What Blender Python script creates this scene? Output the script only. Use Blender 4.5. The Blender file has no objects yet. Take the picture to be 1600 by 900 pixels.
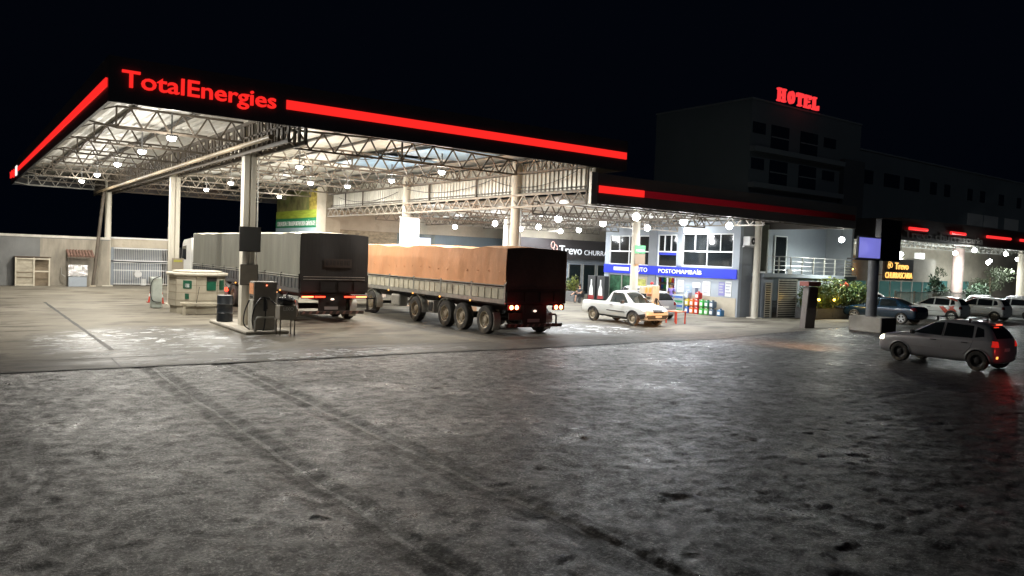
import bpy, bmesh, math, random
from mathutils import Vector, Matrix, Euler
from mathutils.bvhtree import BVHTree
R = math.radians
rnd = random.Random(7)
scene = bpy.context.scene
COL = scene.collection
# ------------------------------------------------------------ camera
cam_d = bpy.data.cameras.new('camera'); cam = bpy.data.objects.new('camera', cam_d); COL.objects.link(cam)
cam_d.sensor_width = 36.0; cam_d.lens = 27.0; cam_d.clip_start = .1; cam_d.clip_end = 3000
_M = Matrix((((0.807005, -0.007854, -0.590492)), ((-0.589259, 0.055223, -0.806055)), ((0.038939, 0.998443, 0.039938))))
cam.matrix_world = Matrix.Translation((0, 0, 2.85)) @ _M.to_4x4()
scene.camera = cam
# ------------------------------------------------------------ world, night sky
w = bpy.data.worlds.new('World'); scene.world = w; w.use_nodes = True
nt = w.node_tree; nt.nodes.clear()
out = nt.nodes.new('ShaderNodeOutputWorld')
sky = nt.nodes.new('ShaderNodeTexSky'); sky.sky_type = 'NISHITA'; sky.sun_disc = False
sky.sun_elevation = R(-3); sky.sun_rotation = R(200)
b1 = nt.nodes.new('ShaderNodeBackground'); b1.inputs['Strength'].default_value = .004
b2 = nt.nodes.new('ShaderNodeBackground'); b2.inputs['Color'].default_value = (.0004, .0010, .0026, 1); b2.inputs['Strength'].default_value = 1
ad = nt.nodes.new('ShaderNodeAddShader')
nt.links.new(sky.outputs[0], b1.inputs['Color']); nt.links.new(b1.outputs[0], ad.inputs[0]); nt.links.new(b2.outputs[0], ad.inputs[1])
nt.links.new(ad.outputs[0], out.inputs['Surface'])
# weak sun added behind the camera, standing in for street-lamp spill
sd = bpy.data.lights.new('spill_fill', 'SUN'); sd.energy = .055; sd.angle = R(.5); sd.color = (.8, .9, 1.0)
so = bpy.data.objects.new('spill_fill', sd); COL.objects.link(so); so.rotation_euler = Euler((R(58), 0, R(-25)))
vs = scene.view_settings; vs.view_transform = 'Standard'; vs.look = 'None'; vs.exposure = 0; vs.gamma = 1; vs.use_curve_mapping = False

# ------------------------------------------------------------ materials
MATS = {}
def mat(name, col, rough=.6, metal=0., emit=None, es=0., var=.0, scale=3., bump=0., bscale=20., spec=.5, coat=0., stretch=(1,1,1), dirt=None, dthr=.55):
    if name in MATS: return MATS[name]
    m = bpy.data.materials.new(name); m.use_nodes = True
    n = m.node_tree; p = n.nodes['Principled BSDF']
    p.inputs['Base Color'].default_value = (*col, 1); p.inputs['Roughness'].default_value = rough
    p.inputs['Metallic'].default_value = metal
    p.inputs['Specular IOR Level'].default_value = spec; p.inputs['Coat Weight'].default_value = coat
    if emit: p.inputs['Emission Color'].default_value = (*emit, 1); p.inputs['Emission Strength'].default_value = es
    tc = None
    if var or bump or dirt:
        tc = n.nodes.new('ShaderNodeTexCoord'); mp = n.nodes.new('ShaderNodeMapping'); mp.inputs['Scale'].default_value = stretch
        n.links.new(tc.outputs['Object'], mp.inputs['Vector'])
    if var or dirt:
        no = n.nodes.new('ShaderNodeTexNoise'); no.inputs['Scale'].default_value = scale; no.inputs['Detail'].default_value = 6; no.inputs['Roughness'].default_value = .65
        n.links.new(mp.outputs[0], no.inputs['Vector'])
        cr = n.nodes.new('ShaderNodeValToRGB')
        cr.color_ramp.elements[0].position = .3; cr.color_ramp.elements[1].position = .7
        cr.color_ramp.elements[0].color = (*[c*(1-var) for c in col], 1); cr.color_ramp.elements[1].color = (*[min(1, c*(1+var*.6)) for c in col], 1)
        n.links.new(no.outputs['Fac'], cr.inputs['Fac'])
        last = cr.outputs['Color']
        if dirt:
            n2 = n.nodes.new('ShaderNodeTexNoise'); n2.inputs['Scale'].default_value = scale*.45; n2.inputs['Detail'].default_value = 8; n2.inputs['Roughness'].default_value = .7
            n.links.new(mp.outputs[0], n2.inputs['Vector'])
            mr = n.nodes.new('ShaderNodeMapRange'); mr.inputs['From Min'].default_value = dthr; mr.inputs['From Max'].default_value = dthr+.18
            n.links.new(n2.outputs['Fac'], mr.inputs['Value'])
            mx = n.nodes.new('ShaderNodeMixRGB'); mx.inputs['Color2'].default_value = (*dirt, 1)
            n.links.new(mr.outputs[0], mx.inputs['Fac']); n.links.new(last, mx.inputs['Color1']); last = mx.outputs[0]
        n.links.new(last, p.inputs['Base Color'])
    if bump:
        nb = n.nodes.new('ShaderNodeTexNoise'); nb.inputs['Scale'].default_value = bscale; nb.inputs['Detail'].default_value = 5
        n.links.new(mp.outputs[0], nb.inputs['Vector'])
        bn = n.nodes.new('ShaderNodeBump'); bn.inputs['Strength'].default_value = 1; bn.inputs['Distance'].default_value = bump
        n.links.new(nb.outputs['Fac'], bn.inputs['Height']); n.links.new(bn.outputs[0], p.inputs['Normal'])
    if emit: m.cycles.emission_sampling = 'NONE' if es > 3 else 'AUTO'
    MATS[name] = m; return m

M = dict(
 black=mat('black_cladding', (.060, .060, .068), .42, var=.2, scale=.4),
 lowblack=mat('charcoal_cladding', (.16, .15, .14), .5, var=.15, scale=.4),
 red=mat('lit_red_acrylic', (.5, .01, .01), .4, emit=(.98, .022, .018), es=1.05),
 reddim=mat('failing_red_light', (.25, .01, .01), .4, emit=(.085, .0015, .004), es=1),
 white_lit=mat('lit_white_acrylic', (.8, .8, .8), .4, emit=(1, .9, .85), es=1.2),
 steelw=mat('white_painted_steel', (.56, .53, .47), .5, var=.25, scale=2, dirt=(.22, .17, .12), dthr=.6),
 steelb=mat('brown_grey_steel', (.105, .085, .065), .55, var=.3, scale=3),
 steeld=mat('dark_steel', (.06, .052, .046), .5, metal=.3, var=.3, scale=3),
 pipe=mat('cream_pipe', (.50, .40, .27), .45, var=.2, scale=2),
 sheet=mat('roof_sheet', (.64, .63, .59), .5, metal=.0, var=.18, scale=.8, stretch=(3, .5, 1), dirt=(.42, .38, .32), dthr=.6),
 siding=mat('corrugated_zinc', (.58, .56, .50), .4, metal=.3, var=.2, scale=.7, stretch=(1, 3, .6)),
 bluerefl=mat('painted_blue_reflection', (.28, .46, .66), .3, var=.3, scale=.9),
 truss=mat('truss_brown_grey', (.19, .165, .135), .55, var=.3, scale=3),
 leafg=mat('leaf_grey_green', (.085, .105, .06), .6, var=.5, scale=6),
 column=mat('column_paint', (.60, .565, .48), .5, var=.15, scale=1.5, stretch=(1, 1, .3), dirt=(.30, .20, .12), dthr=.63, bump=.004, bscale=12),
 bulb=mat('lamp_bulb', (1, 1, 1), .3, emit=(1, .98, .9), es=40),
 bulbc=mat('cool_lamp_bulb', (1, 1, 1), .3, emit=(.95, 1, 1), es=40),
 lampmetal=mat('lamp_metal', (.35, .35, .36), .35, metal=.7),
 wallw=mat('grey_white_render', (.185, .188, .185), .8, var=.28, scale=.5, stretch=(1, 1, .7), dirt=(.115, .105, .092), dthr=.55, bump=.01, bscale=4),
 blueg=mat('blue_grey_render', (.30, .335, .38), .6, var=.1, scale=.7, dirt=(.25, .27, .30), dthr=.6, bump=.004, bscale=9),
 blueg2=mat('grey_render', (.20, .215, .235), .7, var=.12, scale=.7, bump=.004, bscale=9),
 beige=mat('beige_tile', (.42, .37, .29), .45, var=.12, scale=2),
 cream=mat('cream_concrete', (.46, .41, .33), .8, var=.2, scale=.9, bump=.01, bscale=6, dirt=(.26, .21, .16), dthr=.55),
 stone=mat('stone_masonry', (.34, .29, .21), .85, var=.5, scale=3, stretch=(1, 1, 2), bump=.03, bscale=5),
 white=mat('white_frame_paint', (.75, .75, .75), .4),
 glass=mat('dark_window_glass', (.012, .015, .017), .06, spec=.7),
 blue=mat('royal_blue_band', (.010, .028, .55), .4, var=.1),
 tarpg=mat('grey_tarpaulin', (.150, .148, .122), .62, var=.22, scale=.9, stretch=(1, 2.5, .35), bump=.02, bscale=2.2),
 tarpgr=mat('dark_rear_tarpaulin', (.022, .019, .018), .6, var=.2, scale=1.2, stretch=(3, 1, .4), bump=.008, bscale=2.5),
 tarpo=mat('orange_tarpaulin', (.80, .39, .195), .6, var=.16, scale=.8, stretch=(1, 1.4, .6), bump=.03, bscale=2.4, dirt=(.62, .27, .13), dthr=.57),
 tarpt=mat('pale_tarp_top', (.66, .60, .46), .6, var=.12, scale=1.4, bump=.03, bscale=2),
 sidew=mat('cream_sideboard', (.66, .62, .50), .5, var=.25, scale=2, dirt=(.20, .15, .10), dthr=.55),
 sideg=mat('dark_sideboard', (.075, .078, .08), .4, var=.2, scale=2, dirt=(.16, .14, .11), dthr=.6),
 chassis=mat('chassis_black', (.018, .017, .017), .5, var=.3, scale=4),
 tyre=mat('tyre_rubber', (.045, .042, .038), .8, var=.3, scale=6, dirt=(.20, .17, .125), dthr=.5),
 rim=mat('dusty_rim', (.50, .44, .34), .5, metal=.4, var=.3, scale=7, dirt=(.16, .11, .07), dthr=.52),
 rimdark=mat('black_steel_rim', (.03, .03, .032), .45, var=.2),
 alloy=mat('alloy_rim', (.72, .74, .76), .25, metal=.6),
 galv=mat('galvanised', (.50, .49, .45), .4, metal=.5, var=.25, scale=4),
 tail=mat('lit_tail_lamp', (.5, .01, .01), .3, emit=(1, .05, .02), es=5),
 tailhot=mat('hot_tail_lamp', (.8, .2, .1), .3, emit=(1, .42, .16), es=9),
 tailoff=mat('unlit_tail_lamp', (.16, .008, .01), .2, coat=.5),
 amber=mat('amber_marker', (.7, .25, .03), .3, emit=(1, .42, .08), es=2.2),
 headl=mat('headlamp_glass', (.62, .64, .62), .12, metal=.3),
 headon=mat('lit_headlamp', (1, .9, .7), .2, emit=(1, .86, .6), es=9),
 plastic=mat('dark_plastic', (.035, .036, .038), .55),
 rubber=mat('hose_rubber', (.015, .015, .016), .5),
 conc=mat('block_concrete', (.36, .33, .28), .8, var=.2, scale=1.5, bump=.01, bscale=10, dirt=(.2, .17, .13), dthr=.6),
 brown=mat('brown_panel', (.045, .022, .018), .35, var=.15, scale=2),
 brownred=mat('red_brown_cap', (.22, .055, .04), .5, var=.2),
 hotel=mat('hotel_render', (.17, .20, .215), .8, var=.12, scale=.12),
 hotelb=mat('hotel_ledge', (.24, .27, .28), .8),
 hotelwin=mat('hotel_window', (.02, .03, .05), .15),
 kiosk=mat('kiosk_tile', (.40, .36, .28), .5, var=.15, scale=2.5, dirt=(.22, .18, .12), dthr=.6, bump=.004, bscale=12),
 grout=mat('kiosk_grout', (.2, .17, .13), .8),
 green=mat('green_poster', (.01, .09, .05), .4, var=.3, scale=5),
 paper=mat('poster_paper', (.66, .67, .66), .6, var=.08, scale=8),
 ink=mat('poster_ink', (.07, .08, .12), .6),
 leaf=mat('leaf_green', (.075, .13, .035), .5, var=.5, scale=9),
 leafy=mat('leaf_yellow_green', (.15, .17, .03), .5, var=.4, scale=9),
 leafd=mat('leaf_dark', (.02, .045, .018), .55, var=.5, scale=6),
 bark=mat('bark', (.12, .08, .05), .9, var=.4, scale=9),
 warm=mat('warm_lamp', (1, .7, .2), .4, emit=(1, .52, .08), es=12),
 gold=mat('gold_lit_letters', (.6, .35, .05), .4, emit=(1, .55, .14), es=1.6),
 lilac=mat('lilac_screen', (.1, .1, .2), .3, emit=(.165, .165, .56), es=1),
 bright=mat('bright_white_sign', (1, 1, 1), .4, emit=(.93, .97, 1), es=3.0),
 charcoal=mat('charcoal_signboard', (.050, .043, .045), .5, var=.1),
)
# fade of the failing tube along the low canopy
rd = M['reddim']; n = rd.node_tree; p = n.nodes['Principled BSDF']
tc = n.nodes.new('ShaderNodeTexCoord'); sx = n.nodes.new('ShaderNodeSeparateXYZ'); mr = n.nodes.new('ShaderNodeMapRange')
mr.inputs['From Min'].default_value = 22.6; mr.inputs['From Max'].default_value = 36.5; mr.inputs['To Min'].default_value = 1.0; mr.inputs['To Max'].default_value = .0
n.links.new(tc.outputs['Object'], sx.inputs[0]); n.links.new(sx.outputs[0], mr.inputs['Value']); n.links.new(mr.outputs[0], p.inputs['Emission Strength'])

def paint(name, col, metal=.3, rough=.3, dirt=None):
    return mat('paint_'+name, col, rough, metal=metal, coat=.6, var=.05, scale=2, dirt=dirt, dthr=.62)

# ------------------------------------------------------------ mesh builder
class MB:
    def __init__(s): s.v = []; s.f = []; s.mi = []; s.m = 0
    def add(s, vs, fs):
        o = len(s.v); s.v += [tuple(v) for v in vs]
        for f in fs: s.f.append([i+o for i in f]); s.mi.append(s.m)
        return s
    def box(s, x0, x1, y0, y1, z0, z1):
        if x0 > x1: x0, x1 = x1, x0
        if y0 > y1: y0, y1 = y1, y0
        if z0 > z1: z0, z1 = z1, z0
        return s.add([(x0,y0,z0),(x1,y0,z0),(x1,y1,z0),(x0,y1,z0),(x0,y0,z1),(x1,y0,z1),(x1,y1,z1),(x0,y1,z1)],
                     [(0,3,2,1),(4,5,6,7),(0,1,5,4),(1,2,6,5),(2,3,7,6),(3,0,4,7)])
    def bar(s, p, q, w=.06, h=None, up=(0,0,1)):
        p = Vector(p); q = Vector(q); d = (q-p).normalized(); h = h or w
        u = Vector(up)
        if abs(d.dot(u)) > .98: u = Vector((0,1,0))
        a = d.cross(u).normalized()*(w/2); b = a.cross(d).normalized()*(h/2)
        vs = [p-a-b, p+a-b, p+a+b, p-a+b, q-a-b, q+a-b, q+a+b, q-a+b]
        return s.add(vs, [(0,1,2,3),(7,6,5,4),(0,4,5,1),(1,5,6,2),(2,6,7,3),(3,7,4,0)])
    def tube(s, pts, r, n=10, cap=True):
        pts = [Vector(p) for p in pts]; rings = []
        prev = None
        for i, p in enumerate(pts):
            d = (pts[min(i+1, len(pts)-1)]-pts[max(i-1, 0)]).normalized()
            if prev is None:
                u = Vector((0,0,1)) if abs(d.z) < .9 else Vector((1,0,0))
                a = d.cross(u).normalized()
            else: a = (prev - d*prev.dot(d)).normalized()
            prev = a; b = d.cross(a)
            rr = r[i] if isinstance(r, (list, tuple)) else r
            rings.append([p + (a*math.cos(2*math.pi*k/n)+b*math.sin(2*math.pi*k/n))*rr for k in range(n)])
        vs = [v for ring in rings for v in ring]; fs = []
        for i in range(len(pts)-1):
            for k in range(n):
                k2 = (k+1) % n; fs.append((i*n+k, i*n+k2, (i+1)*n+k2, (i+1)*n+k))
        if cap: fs.append(tuple(range(n-1, -1, -1))); fs.append(tuple((len(pts)-1)*n+k for k in range(n)))
        return s.add(vs, fs)
    def cyl(s, x, y, z0, z1, r, n=20, r2=None): return s.tube([(x,y,z0),(x,y,z1)], [r, r2 if r2 is not None else r], n)
    def lathe(s, prof, c=(0,0,0), axis='X', n=28):
        vs = []; fs = []; m = len(prof)
        for k in range(n):
            a = 2*math.pi*k/n; ca, sa = math.cos(a), math.sin(a)
            for r, t in prof:
                if axis == 'X': vs.append((c[0]+t, c[1]+r*ca, c[2]+r*sa))
                elif axis == 'Y': vs.append((c[0]+r*ca, c[1]+t, c[2]+r*sa))
                else: vs.append((c[0]+r*ca, c[1]+r*sa, c[2]+t))
        for k in range(n):
            k2 = (k+1) % n
            for j in range(m-1): fs.append((k*m+j, k*m+j+1, k2*m+j+1, k2*m+j))
        return s.add(vs, fs)
    def prism(s, poly, axis, t0, t1):
        n = len(poly); vs = []
        for t in (t0, t1):
            for a, b in poly:
                vs.append((t,a,b) if axis == 'X' else (a,t,b) if axis == 'Y' else (a,b,t))
        fs = [tuple(range(n-1,-1,-1)), tuple(range(n, 2*n))] + [(i, (i+1) % n, n+(i+1) % n, n+i) for i in range(n)]
        return s.add(vs, fs)
    def grid(s, fn, nu, nv):
        vs = [fn(i/nu, j/nv) for j in range(nv+1) for i in range(nu+1)]
        fs = [(j*(nu+1)+i, j*(nu+1)+i+1, (j+1)*(nu+1)+i+1, (j+1)*(nu+1)+i) for j in range(nv) for i in range(nu)]
        return s.add(vs, fs)
    def ball(s, c, r, n=12, sq=(1,1,1)):
        prof = [(max(1e-4, r*math.sin(math.pi*i/n)), -r*math.cos(math.pi*i/n)) for i in range(n+1)]
        o = len(s.v); s.lathe(prof, (0,0,0), 'Z', n*2)
        for i in range(o, len(s.v)):
            v = s.v[i]; s.v[i] = (c[0]+v[0]*sq[0], c[1]+v[1]*sq[1], c[2]+v[2]*sq[2])
        return s
    def leaves(s, c, rad, n, size, rng, shell=.45):
        for _ in range(n):
            while True:
                d = Vector((rng.uniform(-1,1), rng.uniform(-1,1), rng.uniform(-1,1)))
                if .1 < d.length < 1: break
            d = d.normalized()*(shell+(1-shell)*rng.random()**.6)
            p = Vector((c[0]+d.x*rad[0], c[1]+d.y*rad[1], c[2]+d.z*rad[2]))
            e = Euler((rng.uniform(-1.2,1.2), rng.uniform(-1.2,1.2), rng.uniform(0,6.3))).to_matrix()
            L = size*rng.uniform(.6, 1.3); W = L*.42
            q = [e @ Vector(t) for t in ((-L/2,0,0),(0,-W/2,.06*L),(L/2,0,-.08*L),(0,W/2,.06*L))]
            s.add([p+t for t in q], [(0,1,2,3)])
        return s
    def build(s, name, m, parent=None, smooth=False, bevel=0, loc=None, seg=2):
        me = bpy.data.meshes.new(name); me.from_pydata(s.v, [], s.f)
        ms = m if isinstance(m, (list, tuple)) else [m]
        for x in ms: me.materials.append(x)
        if len(ms) > 1:
            for i, pl in enumerate(me.polygons): pl.material_index = s.mi[i]
        bm = bmesh.new(); bm.from_mesh(me); bmesh.ops.recalc_face_normals(bm, faces=bm.faces); bm.to_mesh(me); bm.free()
        if smooth:
            for pl in me.polygons: pl.use_smooth = True
            me.set_sharp_from_angle(angle=R(38))
        o = bpy.data.objects.new(name, me); COL.objects.link(o)
        if parent: o.parent = parent
        if loc: o.location = loc
        if bevel:
            b = o.modifiers.new('b', 'BEVEL'); b.width = bevel; b.segments = seg; b.limit_method = 'ANGLE'; b.angle_limit = R(40)
        return o
def tag(o, label=None, cat=None, group=None, kind=None):
    if label: o['label'] = label
    if cat: o['category'] = cat
    if group: o['group'] = group
    if kind: o['kind'] = kind
    return o
def T(name, label, cat, loc=(0,0,0), rz=0, group=None):
    o = bpy.data.objects.new(name, None); COL.objects.link(o); o.location = loc; o.rotation_euler = (0,0,rz); o.empty_display_size = .2
    return tag(o, label, cat, group)
def setlabel(o, label): o['label'] = label
def kids(o): return [c for c in bpy.data.objects if c.parent == o]
def copy_tree(o, parent=None):
    c = o.copy(); COL.objects.link(c); c.parent = parent
    for ch in kids(o): copy_tree(ch, c)
    return c
def light(name, loc, watt, parent=None, col=(1,.95,.86), r=.12, kind='POINT', rot=None, spot=None, blend=.4):
    d = bpy.data.lights.new(name, kind); d.energy = watt; d.color = col
    if kind == 'AREA': d.shape = 'DISK'; d.size = r
    else: d.shadow_soft_size = r
    if spot: d.spot_size = spot; d.spot_blend = blend
    o = bpy.data.objects.new(name, d); COL.objects.link(o); o.location = loc
    if rot: o.rotation_euler = rot
    if parent: o.parent = parent
    return o
def text(body, name, m, parent, org, width, height, face='front', depth=.04, bold=.015, spacing=1.0):
    """lettering standing on a wall; org = lower left corner as read; face front: reads along +X seen from -Y; left: reads along -Y seen from -X"""
    c = bpy.data.curves.new(name, 'FONT'); c.body = body; c.extrude = .5; c.offset = bold; c.space_character = spacing; c.resolution_u = 3
    o = bpy.data.objects.new('tmp', c); COL.objects.link(o)
    dg = bpy.context.evaluated_depsgraph_get(); me = bpy.data.meshes.new_from_object(o.evaluated_get(dg))
    COL.objects.unlink(o); bpy.data.objects.remove(o)
    xs = [v.co.x for v in me.vertices]; ys = [v.co.y for v in me.vertices]
    x0, x1, y0, y1 = min(xs), max(xs), min(ys), max(ys)
    for v in me.vertices:
        u = (v.co.x-x0)/(x1-x0)*width; h = (v.co.y-y0)/(y1-y0)*height; d = v.co.z*depth
        if face == 'front': v.co = (org[0]+u, org[1]-depth/2-d*1.0+0*d, org[2]+h)
        else: v.co = (org[0]-depth/2-d, org[1]-u, org[2]+h)
    me.materials.clear(); me.materials.append(m)
    t = bpy.data.objects.new(name, me); COL.objects.link(t); t.parent = parent
    return t
# ============================================================ GROUND
def ground_mat():
    m = bpy.data.materials.new('worn_asphalt'); m.use_nodes = True; n = m.node_tree; L = n.links.new; p = n.nodes['Principled BSDF']
    N = n.nodes.new
    tc = N('ShaderNodeTexCoord'); sep = N('ShaderNodeSeparateXYZ'); L(tc.outputs['Object'], sep.inputs[0])
    def noise(sc, det=6, ro=.6, src=None, dist=0):
        t = N('ShaderNodeTexNoise'); t.inputs['Scale'].default_value = sc; t.inputs['Detail'].default_value = det; t.inputs['Roughness'].default_value = ro; t.inputs['Distortion'].default_value = dist
        L(src or tc.outputs['Object'], t.inputs['Vector']); return t.outputs['Fac']
    def mrange(v, a, b, c=0, d=1, smooth=True):
        t = N('ShaderNodeMapRange'); t.interpolation_type = 'SMOOTHSTEP' if smooth else 'LINEAR'
        for k, x in (('From Min',a),('From Max',b),('To Min',c),('To Max',d)): t.inputs[k].default_value = x
        L(v, t.inputs['Value']); return t.outputs[0]
    def mth(op, a, b=None, c=None):
        t = N('ShaderNodeMath'); t.operation = op
        for i, x in enumerate((a, b, c)):
            if x is None: continue
            if isinstance(x, (int, float)): t.inputs[i].default_value = x
            else: L(x, t.inputs[i])
        return t.outputs[0]
    def mixc(f, a, b):
        t = N('ShaderNodeMixRGB')
        L(f, t.inputs['Fac'])
        for k, x in (('Color1', a), ('Color2', b)):
            if isinstance(x, tuple): t.inputs[k].default_value = (*x, 1)
            else: L(x, t.inputs[k])
        return t.outputs[0]
    big = noise(.35, 5, .6); mid = noise(3.4, 9, .75, dist=.3); fine = noise(28, 6, .75); grit = noise(110, 3, .8); patch = noise(.9, 6, .7)
    # tyre lanes running along Y
    wob = mth('MULTIPLY', mth('SUBTRACT', noise(.35, 2), .5), .30)
    xw = mth('ADD', sep.outputs['X'], wob)
    tr = None
    for c, wd, st_ in ((3.72, .27, 1), (5.45, .27, 1), (8.3, .20, .35), (-1.3, .26, .5)):
        d = mth('ABSOLUTE', mth('SUBTRACT', xw, c)); k = mth('MULTIPLY', mth('MULTIPLY', mrange(d, wd*.80, wd*1.15, 1, 0), mrange(d, .02, .055, .15, 1)), st_)
        tr = k if tr is None else mth('MAXIMUM', tr, k)
    trm = mth('MULTIPLY', tr, mrange(noise(1.6, 6, .7), .34, .56, .45, 1))
    # pits: small holes where two noises agree
    pv = N('ShaderNodeTexVoronoi'); pv.inputs['Scale'].default_value = .95; pv.inputs['Randomness'].default_value = 1
    ds = N('ShaderNodeMixRGB'); ds.inputs['Fac'].default_value = .16; nz = N('ShaderNodeTexNoise'); nz.inputs['Scale'].default_value = 3.5; nz.inputs['Detail'].default_value = 6
    L(tc.outputs['Object'], nz.inputs['Vector']); L(tc.outputs['Object'], ds.inputs['Color1']); L(nz.outputs['Color'], ds.inputs['Color2']); L(ds.outputs[0], pv.inputs['Vector'])
    pit = mth('MULTIPLY', mrange(pv.outputs['Distance'], .05, .13, 1, 0), mrange(noise(.8, 3), .44, .52))
    col = mixc(mrange(big, .35, .65), (.027, .0268, .0265), (.076, .0745, .072))
    col = mixc(mth('MULTIPLY', mrange(mid, .42, .62), .62), col, (.036, .034, .032))
    col = mixc(mth('MULTIPLY', mrange(fine, .53, .64), .75), col, (.30, .29, .27))
    col = mixc(mth('MULTIPLY', mrange(noise(62, 4, .8), .50, .36), .8), col, (.016, .015, .014))
    col = mixc(mth('MULTIPLY', mrange(patch, .55, .60), .32), col, (.165, .16, .15))
    col = mixc(mth('MULTIPLY', mrange(noise(1.9, 7, .7, dist=.6), .44, .38), .7), col, (.022, .021, .020))
    col = mixc(mth('MULTIPLY', trm, .66), col, (.018, .017, .016))
    col = mixc(mth('MULTIPLY', pit, .85), col, (.010, .010, .010))
    # milky wash water that ran off the apron along the wheel lane
    wash = mth('MULTIPLY', mrange(noise(1.5, 8, .7, dist=1.2), .60, .66), mth('MULTIPLY', mrange(sep.outputs['Y'], 12.5, 18.5), mrange(mth('ABSOLUTE', mth('SUBTRACT', sep.outputs['X'], 6.2)), 1.2, 4.5, 1, 0)))
    col = mixc(mth('MULTIPLY', wash, .75), col, (.45, .46, .46))
    L(col, p.inputs['Base Color'])
    ro = mth('ADD', mrange(mid, .3, .7, .34, .56), mrange(fine, .35, .7, -.06, .08)); ro = mth('SUBTRACT', ro, mth('MULTIPLY', trm, .02))
    sp = mth('MULTIPLY', mrange(mid, .38, .64, .55, .20), mth('SUBTRACT', 1, mth('MULTIPLY', trm, .80)))
    sp = mth('MULTIPLY', sp, mrange(patch, .35, .65, .65, 1.25)); sp = mth('MULTIPLY', sp, mrange(fine, .44, .62, .30, 2.0)); sp = mth('MULTIPLY', sp, mth('SUBTRACT', 1, mth('MULTIPLY', pit, .9)))
    wp = mth('MULTIPLY', mrange(noise(.42, 4, .6), .50, .60), mrange(noise(2.3, 6, .65), .42, .56)); sp = mth('MULTIPLY', sp, mth('ADD', 1, mth('MULTIPLY', wp, .9)))
    ro2 = mth('SUBTRACT', ro, mth('MULTIPLY', wp, .13)); L(ro2, p.inputs['Roughness'])
    L(sp, p.inputs['Specular IOR Level'])
    h = mth('MULTIPLY', fine, .030); h = mth('ADD', h, mth('MULTIPLY', grit, .007))
    h = mth('SUBTRACT', h, mth('MULTIPLY', pit, .09)); h = mth('SUBTRACT', h, mth('MULTIPLY', trm, .02))
    bp = N('ShaderNodeBump'); bp.inputs['Strength'].default_value = .9; bp.inputs['Distance'].default_value = 1.0
    L(h, bp.inputs['Height']); L(bp.outputs[0], p.inputs['Normal'])
    return m
def apron_mat():
    m = bpy.data.materials.new('oily_concrete'); m.use_nodes = True; n = m.node_tree; L = n.links.new; p = n.nodes['Principled BSDF']; N = n.nodes.new
    tc = N('ShaderNodeTexCoord'); sep = N('ShaderNodeSeparateXYZ'); L(tc.outputs['Object'], sep.inputs[0])
    def noise(sc, det=6, ro=.6, st=(1,1,1), dist=0):
        mp = N('ShaderNodeMapping'); mp.inputs['Scale'].default_value = st; L(tc.outputs['Object'], mp.inputs['Vector'])
        t = N('ShaderNodeTexNoise'); t.inputs['Scale'].default_value = sc; t.inputs['Detail'].default_value = det; t.inputs['Roughness'].default_value = ro; t.inputs['Distortion'].default_value = dist
        L(mp.outputs[0], t.inputs['Vector']); return t.outputs['Fac']
    def mrange(v, a, b, c=0, d=1):
        t = N('ShaderNodeMapRange'); t.interpolation_type = 'SMOOTHSTEP'
        for k, x in (('From Min',a),('From Max',b),('To Min',c),('To Max',d)): t.inputs[k].default_value = x
        L(v, t.inputs['Value']); return t.outputs[0]
    def mth(op, a, b):
        t = N('ShaderNodeMath'); t.operation = op
        for i, x in enumerate((a, b)):
            if isinstance(x, (int, float)): t.inputs[i].default_value = x
            else: L(x, t.inputs[i])
        return t.outputs[0]
    def mixc(f, a, b):
        t = N('ShaderNodeMixRGB'); L(f, t.inputs['Fac'])
        for k, x in (('Color1', a), ('Color2', b)):
            if isinstance(x, tuple): t.inputs[k].default_value = (*x, 1)
            else: L(x, t.inputs[k])
        return t.outputs[0]
    def blob(cx, cy, rx, ry):
        dx = mth('DIVIDE', mth('SUBTRACT', sep.outputs['X'], cx), rx); dy = mth('DIVIDE', mth('SUBTRACT', sep.outputs['Y'], cy), ry)
        d = mth('ADD', mth('MULTIPLY', dx, dx), mth('MULTIPLY', dy, dy)); return mrange(d, .25, 1.25, 1, 0)
    A = noise(.22, 5, .6); B = noise(.7, 7, .65, (.5, 1.6, 1), .6); C = noise(14, 5, .7); D = noise(2.2, 8, .7, (.6, 1.8, 1), 1.2)
    col = mixc(mrange(A, .3, .7), (.155, .140, .112), (.245, .225, .185))
    col = mixc(mth('MULTIPLY', mrange(B, .48, .62), .8), col, (.062, .053, .042))
    col = mixc(mth('MULTIPLY', mrange(C, .5, .75), .35), col, (.12, .10, .08))
    wetm = mth('MAXIMUM', mth('MAXIMUM', blob(5.0, 24.2, 3.6, 4.8), blob(15.2, 26.5, 1.3, 5.5)), mth('MAXIMUM', blob(21.5, 23.8, 3.6, 3.0), blob(8.5, 20.3, 7, 1.2)))
    wet = mth('MULTIPLY', wetm, mrange(D, .40, .46))
    edge_d = mth('MULTIPLY', mrange(mth('ADD', sep.outputs['Y'], mth('MULTIPLY', D, 1.6)), 20.6, 23.4, 1, 0), .85)
    col = mixc(edge_d, col, mixc(mrange(D, .4, .6), (.125, .112, .094), (.060, .055, .048)))
    fz = noise(.55, 6, .55, (.55, 1.5, 1), 2.2); rid = mth('MULTIPLY', mrange(mth('ABSOLUTE', mth('SUBTRACT', fz, .5), 0), .022, .036, 1, 0), mrange(noise(1.2, 6, .65), .47, .52))
    foam = mth('MULTIPLY', mth('MULTIPLY', mth('MAXIMUM', mth('MAXIMUM', blob(4.9, 24.0, 3.2, 4.4), blob(21.3, 23.6, 2.8, 2.2)), blob(8.0, 20.0, 5, 1.0)), rid), .95)
    col = mixc(mth('MULTIPLY', wet, .88), col, (.036, .034, .031))
    col = mixc(foam, col, (.78, .80, .82))
    L(col, p.inputs['Base Color'])
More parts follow.
